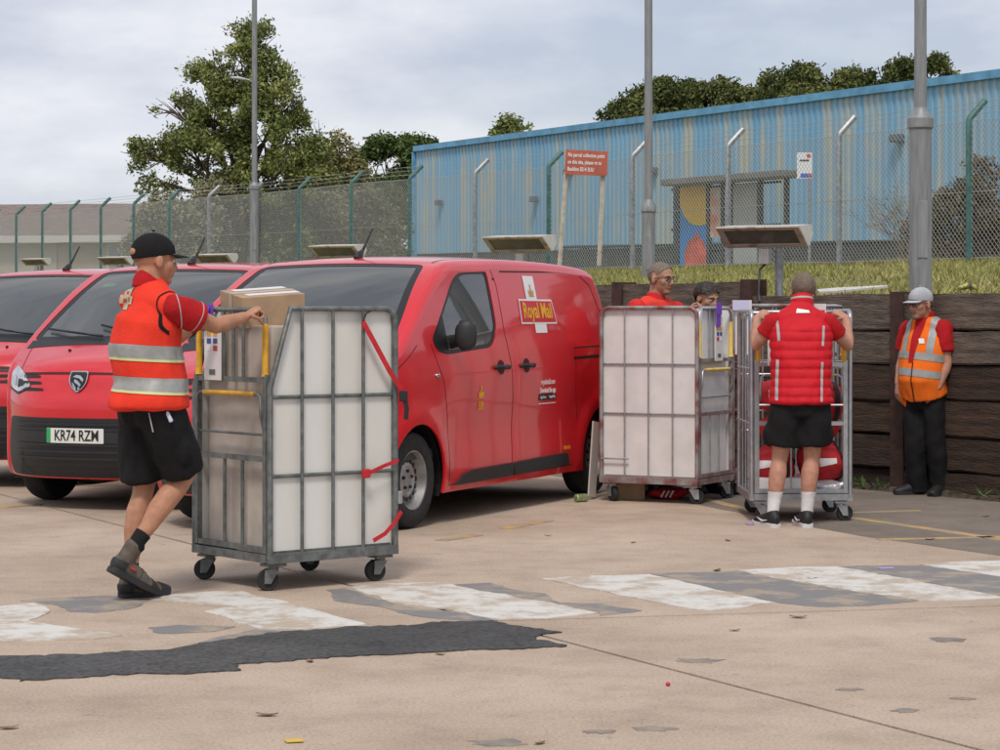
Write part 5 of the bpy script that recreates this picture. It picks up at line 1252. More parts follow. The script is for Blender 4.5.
M_boot = mat('brown_grey_boot', (.10, .08, .062), .75, var=.3, vscale=25); M_pipe2 = mat('boot_grey_mesh', (.11, .10, .09), .8, var=.3, vscale=60); M_shoeb = mat('black_shoe', (.012, .012, .013), .6); M_eye = mat('eye_dark', (.02, .015, .012), .3); M_eyew = mat('eye_white', (.6, .58, .55), .4); M_lip = mat('lips', (.30, .10, .08), .5)
UP = Vector((0, 0, 1))
def head_mb(mb, c, hf, neck, k=1.0):
    c = Vector(c); hf = Vector(hf).normalized(); lat = hf.cross(UP).normalized(); up = lat.cross(hf)
    M = Matrix((lat, hf, up)).transposed()
    P = lambda l, f, u: c + (lat * l + hf * f + up * u) * k
    E = lambda p, r: mb.ell(P(*p), tuple(v * k for v in r), M, 18, 12)
    E((0, -.008, .032), (.076, .098, .086)); E((0, .022, -.035), (.060, .070, .078)); E((0, .055, -.088), (.034, .034, .026)); E((0, .070, .020), (.050, .028, .020))
    E((0, .090, -.03), (.026, .018, .03)); E((0, .104, -.028), (.013, .017, .014)); mb.loft([P(0, .092, .012), P(0, .108, -.026)], [.009 * k, .012 * k], None, 8)
    E((0, .082, -.062), (.026, .014, .013)); E((.04, .05, -.02), (.022, .03, .03)); E((-.04, .05, -.02), (.022, .03, .03))
    for s in (1, -1): E((.078 * s, -.005, -.008), (.010, .020, .032))
    neck = Vector(neck); mb.loft([neck - UP * .03, neck.lerp(P(0, -.02, -.05), .6), P(0, -.015, -.02)], [(.066 * k, .064 * k), (.058 * k, .06 * k), (.055 * k, .06 * k)], lat, 14)
    return P, M
def face_parts(e, P, M, hair, glasses=False, beard=None):
    M = M * (P(1, 0, 0) - P(0, 0, 0)).length
    for s in (1, -1):
        o = MB().ell(P(.031 * s, .079, .002), (.0125, .0125, .009), M, 10, 6).build('eye', M_eyew, e, True); MB().ell(P(.031 * s, .0885, .002), (.006, .005, .006), M, 8, 5).build('pupil', M_eye, o, True)
        MB().loft([P(.014 * s, .0985, .021), P(.033 * s, .096, .026), P(.05 * s, .082, .02)], [.0045, .005, .003], None, 6).build('eyebrow', hair, e, True)
    MB().loft([P(-.022, .088, -.064), P(0, .0965, -.062), P(.022, .088, -.064)], [.003, .0055, .003], None, 6).build('lips', M_lip, e, True)
    if beard:
        MB().ell(P(0, .081, -.095), (.022, .014, .02), M, 10, 6).build('beard', beard, e, True)
        MB().loft([P(-.026, .089, -.056), P(0, .098, -.049), P(.026, .089, -.056)], [.004, .006, .004], None, 6).build('moustache', beard, e, True)
    if glasses:
        g = MB()
        for s in (1, -1):
            g.tube([P(.033 * s + .024 * math.cos(a), .103 - .012 * abs(math.cos(a) * s > 0) * 0, .0 + .017 * math.sin(a)) for a in np.linspace(0, 6.28, 15)[:-1]], .0022, 5, True)
            g.tube([P(.057 * s, .103, .006), P(.072 * s, .09, .008), P(.083 * s, .0, .006)], .0025, 5)
        g.tube([P(-.009, .104, .004), P(.009, .104, .004)], .0022, 5)
        go = g.build('glasses', M_shoeb, e, True)
        for s in (1, -1): MB().add([P(.033 * s + .023 * math.cos(a), .103, .016 * math.sin(a)) for a in np.linspace(0, 6.28, 13)[:-1]], [tuple(range(12))]).build('lens', glass('spectacle_glass', (.95, .95, .95), 1.3), go)
def hand(mb, fg, w, hd, pn, thumb, curl=(.5, .9, .6), k=1.0):
    """palm into the body volume, five separate fingers into fg"""
    w = Vector(w); hd = Vector(hd).normalized(); pn = Vector(pn); pn = (pn - hd * pn.dot(hd)).normalized(); ax = hd.cross(pn).normalized()
    mb.loft([w - hd * .02, w + hd * .03 * k, w + hd * .075 * k, w + hd * .09 * k], [(.028, .022), (.038 * k, .019), (.043 * k, .017), (.040 * k, .013)], ax, 12)
    for i, L in enumerate((.072, .080, .075, .060)):
        p = w + hd * (.082 - .004 * abs(i - 1)) * k + ax * thumb * (.031 - .0205 * i) * k; th = 0; pts = [p - hd * .012]
        pts.append(p)
        for f, c in zip((.45, .31, .24), curl):
            th += c; p = p + (hd * math.cos(th) + pn * math.sin(th)) * L * f * k; pts.append(p)
        fg.loft(pts, [.0092 * k, .0092 * k, .0088 * k, .0082 * k, .007 * k], ax, 8)
    r = w + hd * .022 * k + ax * thumb * .030 * k; d1 = (hd * .6 + ax * thumb * .55 + pn * .5).normalized(); d2 = (hd * .75 + ax * thumb * .1 + pn * .65).normalized()
    if curl[0] > .8: d1 = (hd * .5 + ax * thumb * .35 + pn * .7).normalized(); d2 = (hd * .3 - ax * thumb * .35 + pn * .8).normalized()
    fg.loft([r, r + d1 * .042 * k, r + d1 * .042 * k + d2 * .03 * k, r + d1 * .042 * k + d2 * .055 * k], [.013 * k, .0105 * k, .0095 * k, .0075 * k], None, 8)
def leg(mb, hip, knee, ankle, k=1.0):
    hip, knee, ankle = map(Vector, (hip, knee, ankle)); back = None
    t = (knee - hip).normalized(); s = (ankle - knee).normalized(); b = (t - s); b = b.normalized() * .012 if b.length > .05 else Vector((0, 0, 0))
    mb.loft([hip, hip.lerp(knee, .3), hip.lerp(knee, .7), knee, knee.lerp(ankle, .12), knee.lerp(ankle, .3) - b, knee.lerp(ankle, .5) - b, knee.lerp(ankle, .78), ankle, ankle - UP * .03], [v * k for v in (.09, .088, .07, .058, .055, .062, .058, .042, .037, .037)], None, 14)
def arm(mb, sh, el, wr, k=1.0):
    sh, el, wr = map(Vector, (sh, el, wr))
    mb.loft([sh, sh.lerp(el, .35), sh.lerp(el, .75), el, el.lerp(wr, .25), el.lerp(wr, .6), wr], [v * k for v in (.058, .053, .046, .042, .045, .037, .029)], None, 12)
def shoe(e, ankle, heel, toe, upper, sole, parent_name='shoe', wide=.047, high=.085, swoosh=None):
    """upper, sole and tongue from the heel point to the toe point (both on the sole's underside)"""
    heel, toe, ankle = map(Vector, (heel, toe, ankle)); d_ = (toe - heel).normalized(); lat = d_.cross(UP).normalized(); n = lat.cross(d_); L = (toe - heel).length
    mb = MB(); q = lambda f, h: heel + d_ * L * f + n * h
    mb.loft([q(.03, .05), q(.14, .056), q(.32, .058), q(.55, .047), q(.78, .036), q(.95, .028)], [(.030, .042), (wide * .82, .05), (wide * .84, .05), (wide * .95, .042), (wide, .034), (wide * .7, .024)], lat, 16)
    mb.loft([q(.16, .05), ankle.lerp(q(.17, .06), .55), ankle.lerp(q(.17, .06), .12)], [(.042, .05), (.043, .05), (.046, .052)], lat, 14)
    o = organic(parent_name, mb, .008, 3, upper, e)
    so_ = MB(); pl = []
    for f, w_ in ((0, .6), (.03, .8), (.12, .88), (.3, .82), (.5, .9), (.72, 1.08), (.88, .95), (.97, .6)): pl.append((f, w_ * wide))
    ring = [(f, w_) for f, w_ in pl] + [(f, -w_) for f, w_ in pl[::-1]]
    lo = [q(f, .0 + (.012 * max(0, f - .75) / .25)) + lat * w_ for f, w_ in ring]; hi_ = [q(f, .028 + (.012 * max(0, f - .75) / .25)) + lat * w_ * 1.06 for f, w_ in ring]; m_ = len(ring)
    so_.add(lo + hi_, [tuple(range(m_ - 1, -1, -1)), tuple(range(m_, 2 * m_))] + [(i, (i + 1) % m_, m_ + (i + 1) % m_, m_ + i) for i in range(m_)]); so_.build('sole', sole, o, 50)
    if upper is M_boot:
        shell(o, [(q(.20, 0), d_), (q(0, .075), n)], .003, M_sole, 'heel_counter', o); shell(o, [(q(.76, 0), -d_)], .003, M_sole, 'toe_cap', o)
        for s in (1, -1): MB().box(q(.30, .062) + lat * wide * .97 * s, (.03, .008, .012), Matrix((d_, lat, n)).transposed()).build('red_tab', M_lred, o)
        shell(o, [(q(.62, 0), d_), (q(.52, 0), -d_), (q(0, .03), -n)], .003, M_pipe2, 'side_panel', o)
    lc = MB()
    for k in range(5):
        f = .34 + .07 * k; h = .105 - .011 * k; lc.tube([q(f, h - .008) - lat * .022, q(f, h + .001), q(f, h - .008) + lat * .022], .003, 5)
    lo_ = lc.build('laces', M_pipe if sole is not M_wsole else M_wsole, o, True); lo_['kind'] = 'stuff'
    if swoosh:
        for s in (1, -1):
            MB().loft([q(.22, .05) + lat * wide * .95 * s, q(.42, .042) + lat * wide * 1.0 * s, q(.68, .062) + lat * wide * .92 * s], [.003, .009, .002], None, 6).build('side_flash', swoosh, o, True)
    return o
def torso_pts(pel, chest, neck):
    pel, chest, neck = map(Vector, (pel, chest, neck)); return pel, chest, neck
def person(base, label, J, fv, hf, skin, garments, group=None, k=1.0):
    """J: joints in metres relative to base; returns the pieces needed by the outfit"""
    e = empty('person', base, 0, label, 'person'); fv = Vector((*fv, 0)).normalized(); lat = fv.cross(UP)
    mb = MB(); fg = MB()
    pel, ch, nk = J['pelvis'], J['chest'], J['neck']; shl = (J['shR'] + J['shL']) / 2
    slat = (J['shR'] - J['shL']).normalized(); hl = (J['hipR'] - J['hipL']).normalized()
    mb.loft([pel - UP * .09, pel, pel.lerp(ch, .4), ch, ch.lerp(shl, .7), shl + UP * .02, nk], [(.14, .10), (.165, .115), (.148, .11), (.165, .12), (.165, .115), (.13, .085), (.06, .06)], [hl, hl, hl, slat, slat, slat, slat], 18)
    P, M = head_mb(mb, J['head'], hf, nk, k)
    for s in 'RL':
        mb.ell(J['sh' + s], (.058, .058, .058)); arm(mb, J['sh' + s], J['el' + s], J['wr' + s]); leg(mb, J['hip' + s], J['kn' + s], J['an' + s])
        hd, pn, th, cu = J['hand' + s]; hand(mb, fg, J['wr' + s], hd, pn, th, cu)
    body = organic('body', mb, .0072, 3, skin, e, extra=fg)
    return e, body, P, M, fv, lat, slat, hl
def vest(e, J, fv, slat, hl, m, hem, name, fat=1.0, belly=0, wr=.007, ws=9, st=(1, 1, .5), seed=1, voxel=.0105, sh=.165, hemw=(.215, .165), yk=.22, yl=.22):
    pel, ch, nk = J['pelvis'], J['chest'], J['neck']; shl = (J['shR'] + J['shL']) / 2; f = fat
    mb = MB(); fo = Vector(fv) * belly
    mb.loft([hem, hem.lerp(pel, .6), pel.lerp(ch, .35) + fo, ch + fo * .5, ch.lerp(shl, .55), shl + UP * .0, shl.lerp(nk, .5) + UP * .022, nk], [(hemw[0] * f, hemw[1] * f), (hemw[0] * .98 * f, hemw[1] * f), (.195 * f, .158 * f + belly * .5), (.205 * f, .156 * f), (.208 * f, .145 * f), (sh * 1.06, .108), (.115, .088), (.077, .075)], [hl, hl, hl, slat, slat, slat, slat, slat], 22, capr=.12)
    R_, L_s = J['shR'], J['shL']; mb.loft([L_s.lerp(shl, yl), L_s.lerp(shl, .5) + UP * .03, shl + UP * .035, R_.lerp(shl, .5) + UP * .03, R_.lerp(shl, yk)], [(.075, .062), (.09, .066), (.10, .07), (.09, .066), (.075, .062)], fv, 16, capr=.5)
    return organic(name, mb, voxel, 5, m, e, wr, ws, st, seed)
def sleeves(e, J, m, name, frac=.62, r=(.088, .084, .080), seed=3, fr=None):
    mb = MB()
    for s in 'RL':
        sh, el = J['sh' + s], J['el' + s]; f = frac
        inn = (J['shR'] + J['shL']) / 2
        t_ = (el - sh).normalized()
        mb.ell(sh + t_ * .01, (r[0] * .93,) * 3, None, 16, 10); mb.loft([sh + t_ * .01, sh.lerp(el, f * .5), sh.lerp(el, f)], [r[0] * .93, r[1], r[2]], None, 16, capr=.08)
    nk = J['neck']; shl = (J['shR'] + J['shL']) / 2
    mb.loft([J['chest'], shl, nk, nk + UP * .02], [(.17, .125), (.14, .095), (.072, .07), (.066, .064)], (J['shR'] - J['shL']), 16, capr=.1)
    return organic(name, mb, .0095, 4, m, e, .005, 11, (1, 1, 1), seed)
def shorts(e, J, hl, m, low, name='shorts', rw=(.112, .118, .112), seed=5, pocket=True, wr=.008):
    pel = J['pelvis']; mb = MB(); mb.loft([pel - UP * .12, pel - UP * .04, pel + UP * .05, pel + UP * .13], [(.165, .125), (.19, .145), (.185, .14), (.17, .13)], hl, 18, capr=.2)
    for s in 'RL':
        h, kn = J['hip' + s], J['kn' + s]; L = low
        if L <= 1: mb.loft([h + UP * .02, h.lerp(kn, L * .5), h.lerp(kn, L)], rw, None, 16, capr=.05)
        else:
            an = J['an' + s]; mb.loft([h + UP * .02, h.lerp(kn, .5), kn, kn.lerp(an, .5), an - UP * .02, an - UP * .05], [.108, .100, .088, .085, .082, .088], None, 16, capr=.05)
        if pocket:
            sd_ = (h - pel); sd_.z = 0; sd_.normalize(); c = h.lerp(kn, .62) + sd_ * .10; mb.ell(c, (.045, .055, .085))
    return organic(name, mb, .0105, 4, m, e, wr, 8, (1, 1, .6), seed)
def cap_on(e, body, P, M, m, peak_len=.085, tilt=0, gap=False):
    k = (P(1, 0, 0) - P(0, 0, 0)).length; sc3 = lambda *v: tuple(q * k for q in v)
    c0 = P(0, .0, .040); n0 = (P(0, .10, .062) - P(0, -.10, .028)); lat = (P(1, 0, 0) - P(0, 0, 0)); nrm = lat.cross(n0).normalized()
    if nrm.z < 0: nrm = -nrm
    mb = MB(); mb.ell(P(0, -.006, .040), sc3(.083, .107, .090), M, 24, 14); 
    me = organic('cap', mb, .008, 2, m, e); 
    bm = bmesh.new(); bm.from_mesh(me.data); bmesh.ops.bisect_plane(bm, geom=bm.verts[:] + bm.edges[:] + bm.faces[:], plane_co=P(0, 0, .022), plane_no=-nrm, clear_outer=True); bm.to_mesh(me.data); bm.free()
    so_ = me.modifiers.new('thick', 'SOLIDIFY'); so_.thickness = .004
    pk = MB(); rows = []
    for i in range(7):
        a = (i / 6 - .5) * 2 * 1.15; r0 = P(.078 * math.sin(a), .092 * math.cos(a) - .004, .034); ext = peak_len * math.cos(a * .95) ** .7 if abs(a) < 1.2 else 0
        r1 = P(.078 * math.sin(a) * .98, .092 * math.cos(a) + ext, .026 - .012 * (abs(math.sin(a)) ** 2)); rows.append((r0, r1))
    V = []
    for r0, r1 in rows: V += [r0, r0.lerp(r1, .5) + UP * .004, r1]
    F_ = []
    for i in range(6):
        for j in range(2): F_.append((i * 3 + j, (i + 1) * 3 + j, (i + 1) * 3 + j + 1, i * 3 + j + 1))
    pk.add(V, F_); po = pk.build('peak', m, me, True); sm = po.modifiers.new('thick', 'SOLIDIFY'); sm.thickness = .006; sub = po.modifiers.new('sub', 'SUBSURF'); sub.levels = 1; sub.render_levels = 2
    MB().ell(P(0, -.006, .138), (.008, .008, .005)).build('button', m, me, True)
    if gap:
        MB().ell(P(0, -.101, .040), sc3(.030, .014, .020), M, 12, 8).build('back_opening', M_sk1, me, True)
    return me
def hair_on(e, body, P, M, m, front=.06, low=-.05, off=.006, bumpy=.004):
    up = (P(0, 0, 1) - P(0, 0, 0)).normalized(); hf = (P(0, 1, 0) - P(0, 0, 0)).normalized()
    return shell(body, [(P(0, 0, low), -up), (P(0, front, .06), (hf * .75 - up * .66)), (P(.0, .0, .0) - up * .3, -up)], off, m, 'hair', e, keep=lambda c, n: (c - P(0, 0, .02)).length < .15 and not ((c - P(0, .0, -.01)).dot(hf) > .01 and (c - P(0, 0, 0)).dot(up) < .045) and abs((c - P(0, 0, 0)).dot((P(1, 0, 0) - P(0, 0, 0)).normalized())) < .0835, bumpy=bumpy)
def mkJ(Z0, px0, pts):
    X0 = (px0 - 500) / F * Z0; J = {}
    for n, v in pts.items(): 
        q = AT(v[0], v[1], Z0 + v[2]); J[n] = Vector((q.x - X0, q.y - Z0, q.z))
    return J, (X0, Z0, 0)
V3 = Vector
# ---------------------------------------------------------------- 1: man in black cap pushing the nearest cage
Z0 = 11.35
J, base = mkJ(Z0, 138, dict(pelvis=(149, 400, 0), chest=(143, 345, 0), neck=(148, 284, .02), head=(154, 261, .05), shR=(173, 307, -.15), shL=(133, 303, .16), elR=(216, 326, .00), wrR=(245, 317, .18), elL=(168, 342, .36), wrL=(193, 329, .50),
                                hipR=(158, 404, -.07), hipL=(140, 404, .07), knR=(184, 478, .06), anR=(137, 542, -.10), knL=(144, 486, .12), anL=(129, 573, .06)))
J['handR'] = (V3((.65, .4, .45)), V3((.35, .3, -.9)), -1, (1.1, 1.3, .9)); J['handL'] = (V3((.6, .5, .5)), V3((.5, .3, -.8)), 1, (.6, 1.0, .8))
e, body, P, M, fv, lat, slat, hl = person(base, 'man in red hi-vis vest, shorts and black cap pushing the nearest cage', J, (.82, .57), (.84, .54, -.03), M_sk1, None, k=1.13)
face_parts(e, P, M, M_hair); cap = cap_on(e, body, P, M, M_cap, .088, gap=True); hair_on(e, body, P, M, mat('shaved_hair', (.20, .11, .075), .7, var=.2, vscale=80), -.03, -.055, .002, .0)
hem = J['pelvis'] - UP * .035 + V3((.0, 0, 0))
po = sleeves(e, J, M_polo, 'polo_shirt', .60, (.074, .080, .086))
cb = MB().loft([J['neck'] - UP * .015, J['neck'] + UP * .015, J['neck'] + UP * .032 + V3((.012, .006, 0))], [(.085, .085), (.079, .078), (.076, .076)], slat, 18, capr=.05); organic('collar', cb, .008, 2, M_polo, e)
vs_ = vest(e, J, fv, slat, hl, M_hv, hem, 'hi_vis_vest', 1.07, .02, .013, 6.5, (1, 1, .8), seed=2, hemw=(.225, .19), voxel=.009, yk=.10, yl=.0)
sho = shorts(e, J, hl, M_shorts, .93, rw=(.118, .124, .118), wr=.016)
for zc in (383, 351):
    z = AT(150, zc, Z0).z; h = .035; sl = .10      # bands dip a little towards the front
    nn = V3((-.0, 0, 1)); shell(vs_, [((0, 0, z + h), (.05, 0, 1)), ((0, 0, z - h), (-.05, 0, -1))], .004, M_tape, 'reflective_band', vs_); shell(vs_, [((0, 0, z - h), (.05, 0, 1)), ((0, 0, z - h - .013), (-.05, 0, -1))], .004, M_lime, 'lime_edge', vs_)
# badge print on the back: a cross shaped patch
def back_patch(cx, cy, w, h, m, nm, off=.004, tl=.0):
    c = AT(cx, cy, Z0) - V3(base); return shell(vs_, [(c + V3((w / 2, 0, 0)), (1, 0, tl)), (c - V3((w / 2, 0, 0)), (-1, 0, -tl)), (c + UP * h / 2, (-tl, 0, 1)), (c - UP * h / 2, (tl, 0, -1))], off, m, nm, vs_, keep=lambda p, n: n.y < .2)
M_refl = mat('badge_silver', (.46, .42, .26), .5, var=.25, vscale=40)
back_patch(126.5, 299, .046, .115, M_refl, 'badge_stem', .004, -.12); back_patch(126, 300, .09, .042, M_refl, 'badge_bar', .005, -.12)
bp = AT(126, 300, Z0) - V3(base)
back_patch(124, 300.5, .022, .02, M_lred, 'badge_mark', .0065, -.12); back_patch(130, 300, .014, .026, M_lred, 'badge_mark', .0065, -.12); back_patch(127, 293, .016, .014, M_lred, 'badge_mark', .0065, -.12)
# black armhole trim
shR, elR = J['shR'], J['elR']; ax_ = (V3(slat) * .9 + UP * .25).normalized(); shell(vs_, [(shR + ax_ * -.020, (ax_)), (shR + ax_ * -.029, -ax_), (J['chest'] + UP * .035, -UP)], .003, M_cap, 'armhole_trim', vs_, keep=lambda c, n: (c - shR).length < .175 and n.y < .2 and n.x < .6)
d_ = (elR - shR).normalized(); shell(po, [(shR.lerp(elR, .50), d_), (shR.lerp(elR, .48), -d_)], .003, M_pipe, 'sleeve_piping', po, keep=lambda c, n: (c - shR.lerp(elR, .5)).length < .12)
n3 = (d_ * .5 + V3((.5, .2, .3))).normalized(); shell(po, [(shR + V3((.035, -.02, 0)), (1, .3, .2)), (shR + V3((.029, -.02, 0)), (-1, -.3, -.2))], .003, M_pipe, 'shoulder_piping', po, keep=lambda c, n: (c - shR).length < .13 and n.y < .3)
w_ = J['wrL']; dl = (w_ - J['elL']).normalized(); shell(body, [(w_ - dl * .005, dl), (w_ - dl * .035, -dl)], .006, M_rub, 'watch_strap', e, keep=lambda c, n: (c - w_).length < .07)
a_ = J['anR']; dn = (J['anR'] - J['knR']).normalized(); shell(body, [(a_ + dn * .03, dn), (a_ - dn * .055, -dn)], .005, M_sockb, 'sock', e, keep=lambda c, n: (c - a_).length < .10)
a2_ = J['anL']; shell(body, [(a2_ + UP * .05, UP), (a2_ - UP * .06, -UP)], .005, M_sockb, 'sock', e, keep=lambda c, n: (c - a2_).length < .10)
gl = lambda px, py, dy: V3(AT(px, py, Z0 + dy)) - V3(base)
shoe(e, a_, gl(109, 571, -.16), gl(155, 597, .00), M_boot, M_sole, wide=.052)
hL = gl(120, 596, .02); hL.z = .0; tL = hL + V3((.235, .15, 0)); shoe(e, a2_, hL, tL, M_boot, M_sole, wide=.052)
c = gl(146, 415, -.2); MB().loft([gl(147, 404, -.165), gl(153, 432, -.19)], [.0035, .0035], None, 6).build('pocket_piping', M_pipe, sho, True)
MB().loft([gl(167, 412, -.16), gl(171, 421, -.165)], [.010, .012], None, 8).build('key_fob', mat('fob_white', (.6, .62, .75), .4), sho, True); MB().ell(gl(165, 409, -.16), (.011, .008, .011)).build('fob_red', M_lred, sho, True)
# ---------------------------------------------------------------- 2: man in red gilet seen from behind
Z0 = 15.26
J, base = mkJ(Z0, 790, dict(pelvis=(801, 398, 0), chest=(801, 352, .06), neck=(802, 305, .14), head=(803.5, 291, .20), shR=(827, 321, .10), shL=(775, 321, .10), elR=(848, 346, .18), wrR=(846, 318, .33), elL=(756, 345, .18), wrL=(757, 318, .33),
                                hipR=(814, 400, 0), hipL=(788, 400, 0), knR=(812, 456, .03), anR=(807, 510, 0), knL=(780, 456, .04), anL=(773, 510, 0)))
J['handR'] = (V3((-.75, .35, .5)), V3((-.2, .5, -.8)), 1, (.9, 1.0, .8)); J['handL'] = (V3((.75, .35, .5)), V3((.2, .5, -.8)), -1, (.9, 1.0, .8))
e, body, P, M, fv, lat, slat, hl = person(base, 'man in quilted red gilet and black shorts seen from behind, pushing the bag cage', J, (.03, 1), (.05, 1, -.12), M_sk2, None, k=1.06)
hair_on(e, body, P, M, M_hair, .05, -.055, .006, .003); face_parts(e, P, M, M_hair)
sleeves(e, J, M_polo, 'polo_shirt', .55, (.075, .07, .066))
hem = J['pelvis'] - UP * .03
gi = vest(e, J, fv, slat, hl, M_gilet, hem, 'quilted_gilet', 1.05, 0, .007, 9, (1, 1, 1), 4, .0095, .18, (.215, .165))
co = np.array([v.co[:] for v in gi.data.vertices]); no = np.array([v.normal[:] for v in gi.data.vertices]); zz = co[:, 2]; ph = (zz - zz.min()) / .064
kk = np.abs(np.sin(ph * math.pi)) ** .5 * .011 - .005
kk *= (zz < zz.min() + .56)
gi.data.vertices.foreach_set('co', (co + no * kk[:, None]).ravel()); gi.data.update()
col_ = MB().loft([J['neck'] - UP * .01, J['neck'] + UP * .025, J['neck'] + UP * .055 + V3((0, .015, 0))], [(.085, .085), (.080, .082), (.078, .080)], slat, 20, capr=.05); cg = organic('collar', col_, .008, 2, M_gilet, gi)
shell(cg, [(J['neck'] + UP * .05, (0, .2, 1)), (J['neck'] + UP * .036, (0, -.2, -1))], .002, M_pipe, 'collar_piping', cg)
gl = lambda px, py, dy: V3(AT(px, py, Z0 + dy)) - V3(base)
def strip_on(src, p, q, w, m, nm, par, ny=.2):
    p, q = V3(p), V3(q); t = (q - p).normalized(); n = V3((0, 1, 0)).cross(t).normalized()
    return shell(src, [(p + n * w / 2, n), (p - n * w / 2, -n), (p, -t), (q, t)], .004, m, nm, par, keep=lambda c, nn: nn.y < ny)
for a_, b_ in (((778, 321), (778.5, 341)), ((823, 326), (821, 346)), ((777, 359), (775, 400)), ((820, 362), (818, 401))): strip_on(gi, gl(*a_, 0), gl(*b_, 0), .018, M_pipe, 'reflective_piping', gi)
lgp = gl(803.5, 311, 0); shell(gi, [(lgp + V3((.042, 0, 0)), (1, 0, .3)), (lgp - V3((.045, 0, 0)), (-1, 0, .3)), (lgp + UP * .010, (.15, 0, 1)), (lgp - UP * .014, (0, 0, -1))], .003, M_vwhite, 'back_print', gi, keep=lambda c, n: n.y < .3)
shorts(e, J, hl, M_shorts, .80, rw=(.118, .125, .122), seed=9)
for s in 'RL':
    a_ = J['an' + s]; shell(body, [(a_ + UP * .13, UP), (a_ - UP * .06, -UP)], .006, M_sock, 'sock', e, keep=lambda c, n: abs(c.x - a_.x) < .08)
    t_ = V3((-.04, .27, 0)) if s == 'R' else V3((-.12, .25, 0)); h_ = V3((a_.x + (.0 if s == 'R' else .02), a_.y - .06, .0)); shoe(e, a_ - UP * .02, h_, h_ + t_, M_shoeb, M_wsole, wide=.048, swoosh=M_wsole)
# ---------------------------------------------------------------- 3: man in orange vest by the wall
Z0 = 18.02
J, base = mkJ(Z0, 925, dict(pelvis=(924, 394, 0), chest=(925, 352, 0), neck=(926, 317, .0), head=(920.5, 304, -.05), shR=(909, 329, .11), shL=(943, 328, -.11), elR=(902, 362, .16), wrR=(898, 384, .06), elL=(947, 364, -.14), wrL=(938, 388, -.17),
                                hipR=(916, 396, .05), hipL=(932, 396, -.05), knR=(915, 440, .0), anR=(917, 486, .05), knL=(935, 440, -.08), anL=(941, 486, -.04)))
J['handR'] = (V3((-.1, -.1, -1)), V3((.8, .2, 0)), 1, (.25, .4, .3)); J['handL'] = (V3((-.45, .1, -.9)), V3((-.5, .6, 0)), -1, (.2, .3, .2))
e, body, P, M, fv, lat, slat, hl = person(base, 'man in orange hi-vis vest, grey cap and glasses standing by the timber wall', J, (-.62, -.78), (-.80, -.60, -.08), M_sk2, None, k=1.07)
face_parts(e, P, M, M_hairg, True, M_hairg); cap_on(e, body, P, M, M_capg, .092); hair_on(e, body, P, M, M_hairg, .0, -.05, .003, .001)
sleeves(e, J, M_polo, 'polo_shirt', .66)
hem = J['pelvis'] - UP * .0
vo = vest(e, J, fv, slat, hl, M_ho, hem, 'hi_vis_vest', 1.0, .05, seed=6, hemw=(.205, .18))
z1, z2 = AT(0, 357, Z0).z, AT(0, 374, Z0).z
for z in (z1, z2): shell(vo, [((0, 0, z + .03), (.12, 0, 1)), ((0, 0, z - .03), (-.12, 0, -1))], .004, M_tape, 'reflective_band', vo)
rv_ = V3((fv.y, -fv.x, 0)); lv = -rv_
for s, nm in ((J['shR'], 'R'), (J['shL'], 'L')):
    side = (rv_ if nm == 'R' else lv); o_ = (J['shR'] + J['shL']) / 2 + side * .115; shell(vo, [(o_ + side * .028, side), (o_ - side * .028, -side), ((0, 0, z1 + .03), (0, 0, -1))], .0045, M_tape, 'shoulder_band', vo)
ctr = (J['shR'] + J['shL']) / 2
shell(vo, [(ctr + rv_ * .05 + UP * 0, (rv_ + UP * -.0)), (ctr - rv_ * .035, (-rv_ + UP * -.15)), ((0, 0, AT(0, 362, Z0).z), -UP)], .0055, M_polo, 'shirt_front', vo, keep=lambda c, n: n.dot(fv) > .1)
cb = MB().loft([J['neck'] - UP * .01, J['neck'] + UP * .02, J['neck'] + UP * .045], [(.078, .078), (.074, .074), (.072, .07)], slat, 18, capr=.05); organic('collar', cb, .008, 2, M_polo, e)
gl = lambda px, py, dy: V3(AT(px, py, Z0 + dy)) - V3(base)
pp = gl(918, 341, 0); shell(vo, [(pp + V3((.022, 0, 0)), (1, 0, 0)), (pp - V3((.018, 0, 0)), (-1, 0, 0)), (pp + UP * .02, (0, 0, 1)), (pp - UP * .02, (0, 0, -1))], .006, M_vwhite, 'chest_badge', vo, keep=lambda c, n: n.y < -.1)
zl = J['chest']; shell(vo, [(ctr - rv_ * -.012 , rv_), (ctr - rv_ * -.002, -rv_), ((0, 0, AT(0, 362, Z0).z), UP)], .005, M_cap, 'zip_line', vo, keep=lambda c, n: n.dot(fv) > .2)
tr = shorts(e, J, hl, M_shorts, 2, 'trousers', seed=12, wr=.014, pocket=False)
for s, t_ in (('R', V3((-.26, -.06, 0))), ('L', V3((-.15, -.22, 0)))):
    a_ = J['an' + s]; h_ = V3((a_.x, a_.y, 0)) - t_ * .22; shoe(e, a_, h_, h_ + t_, M_shoeb, M_sole, wide=.05)
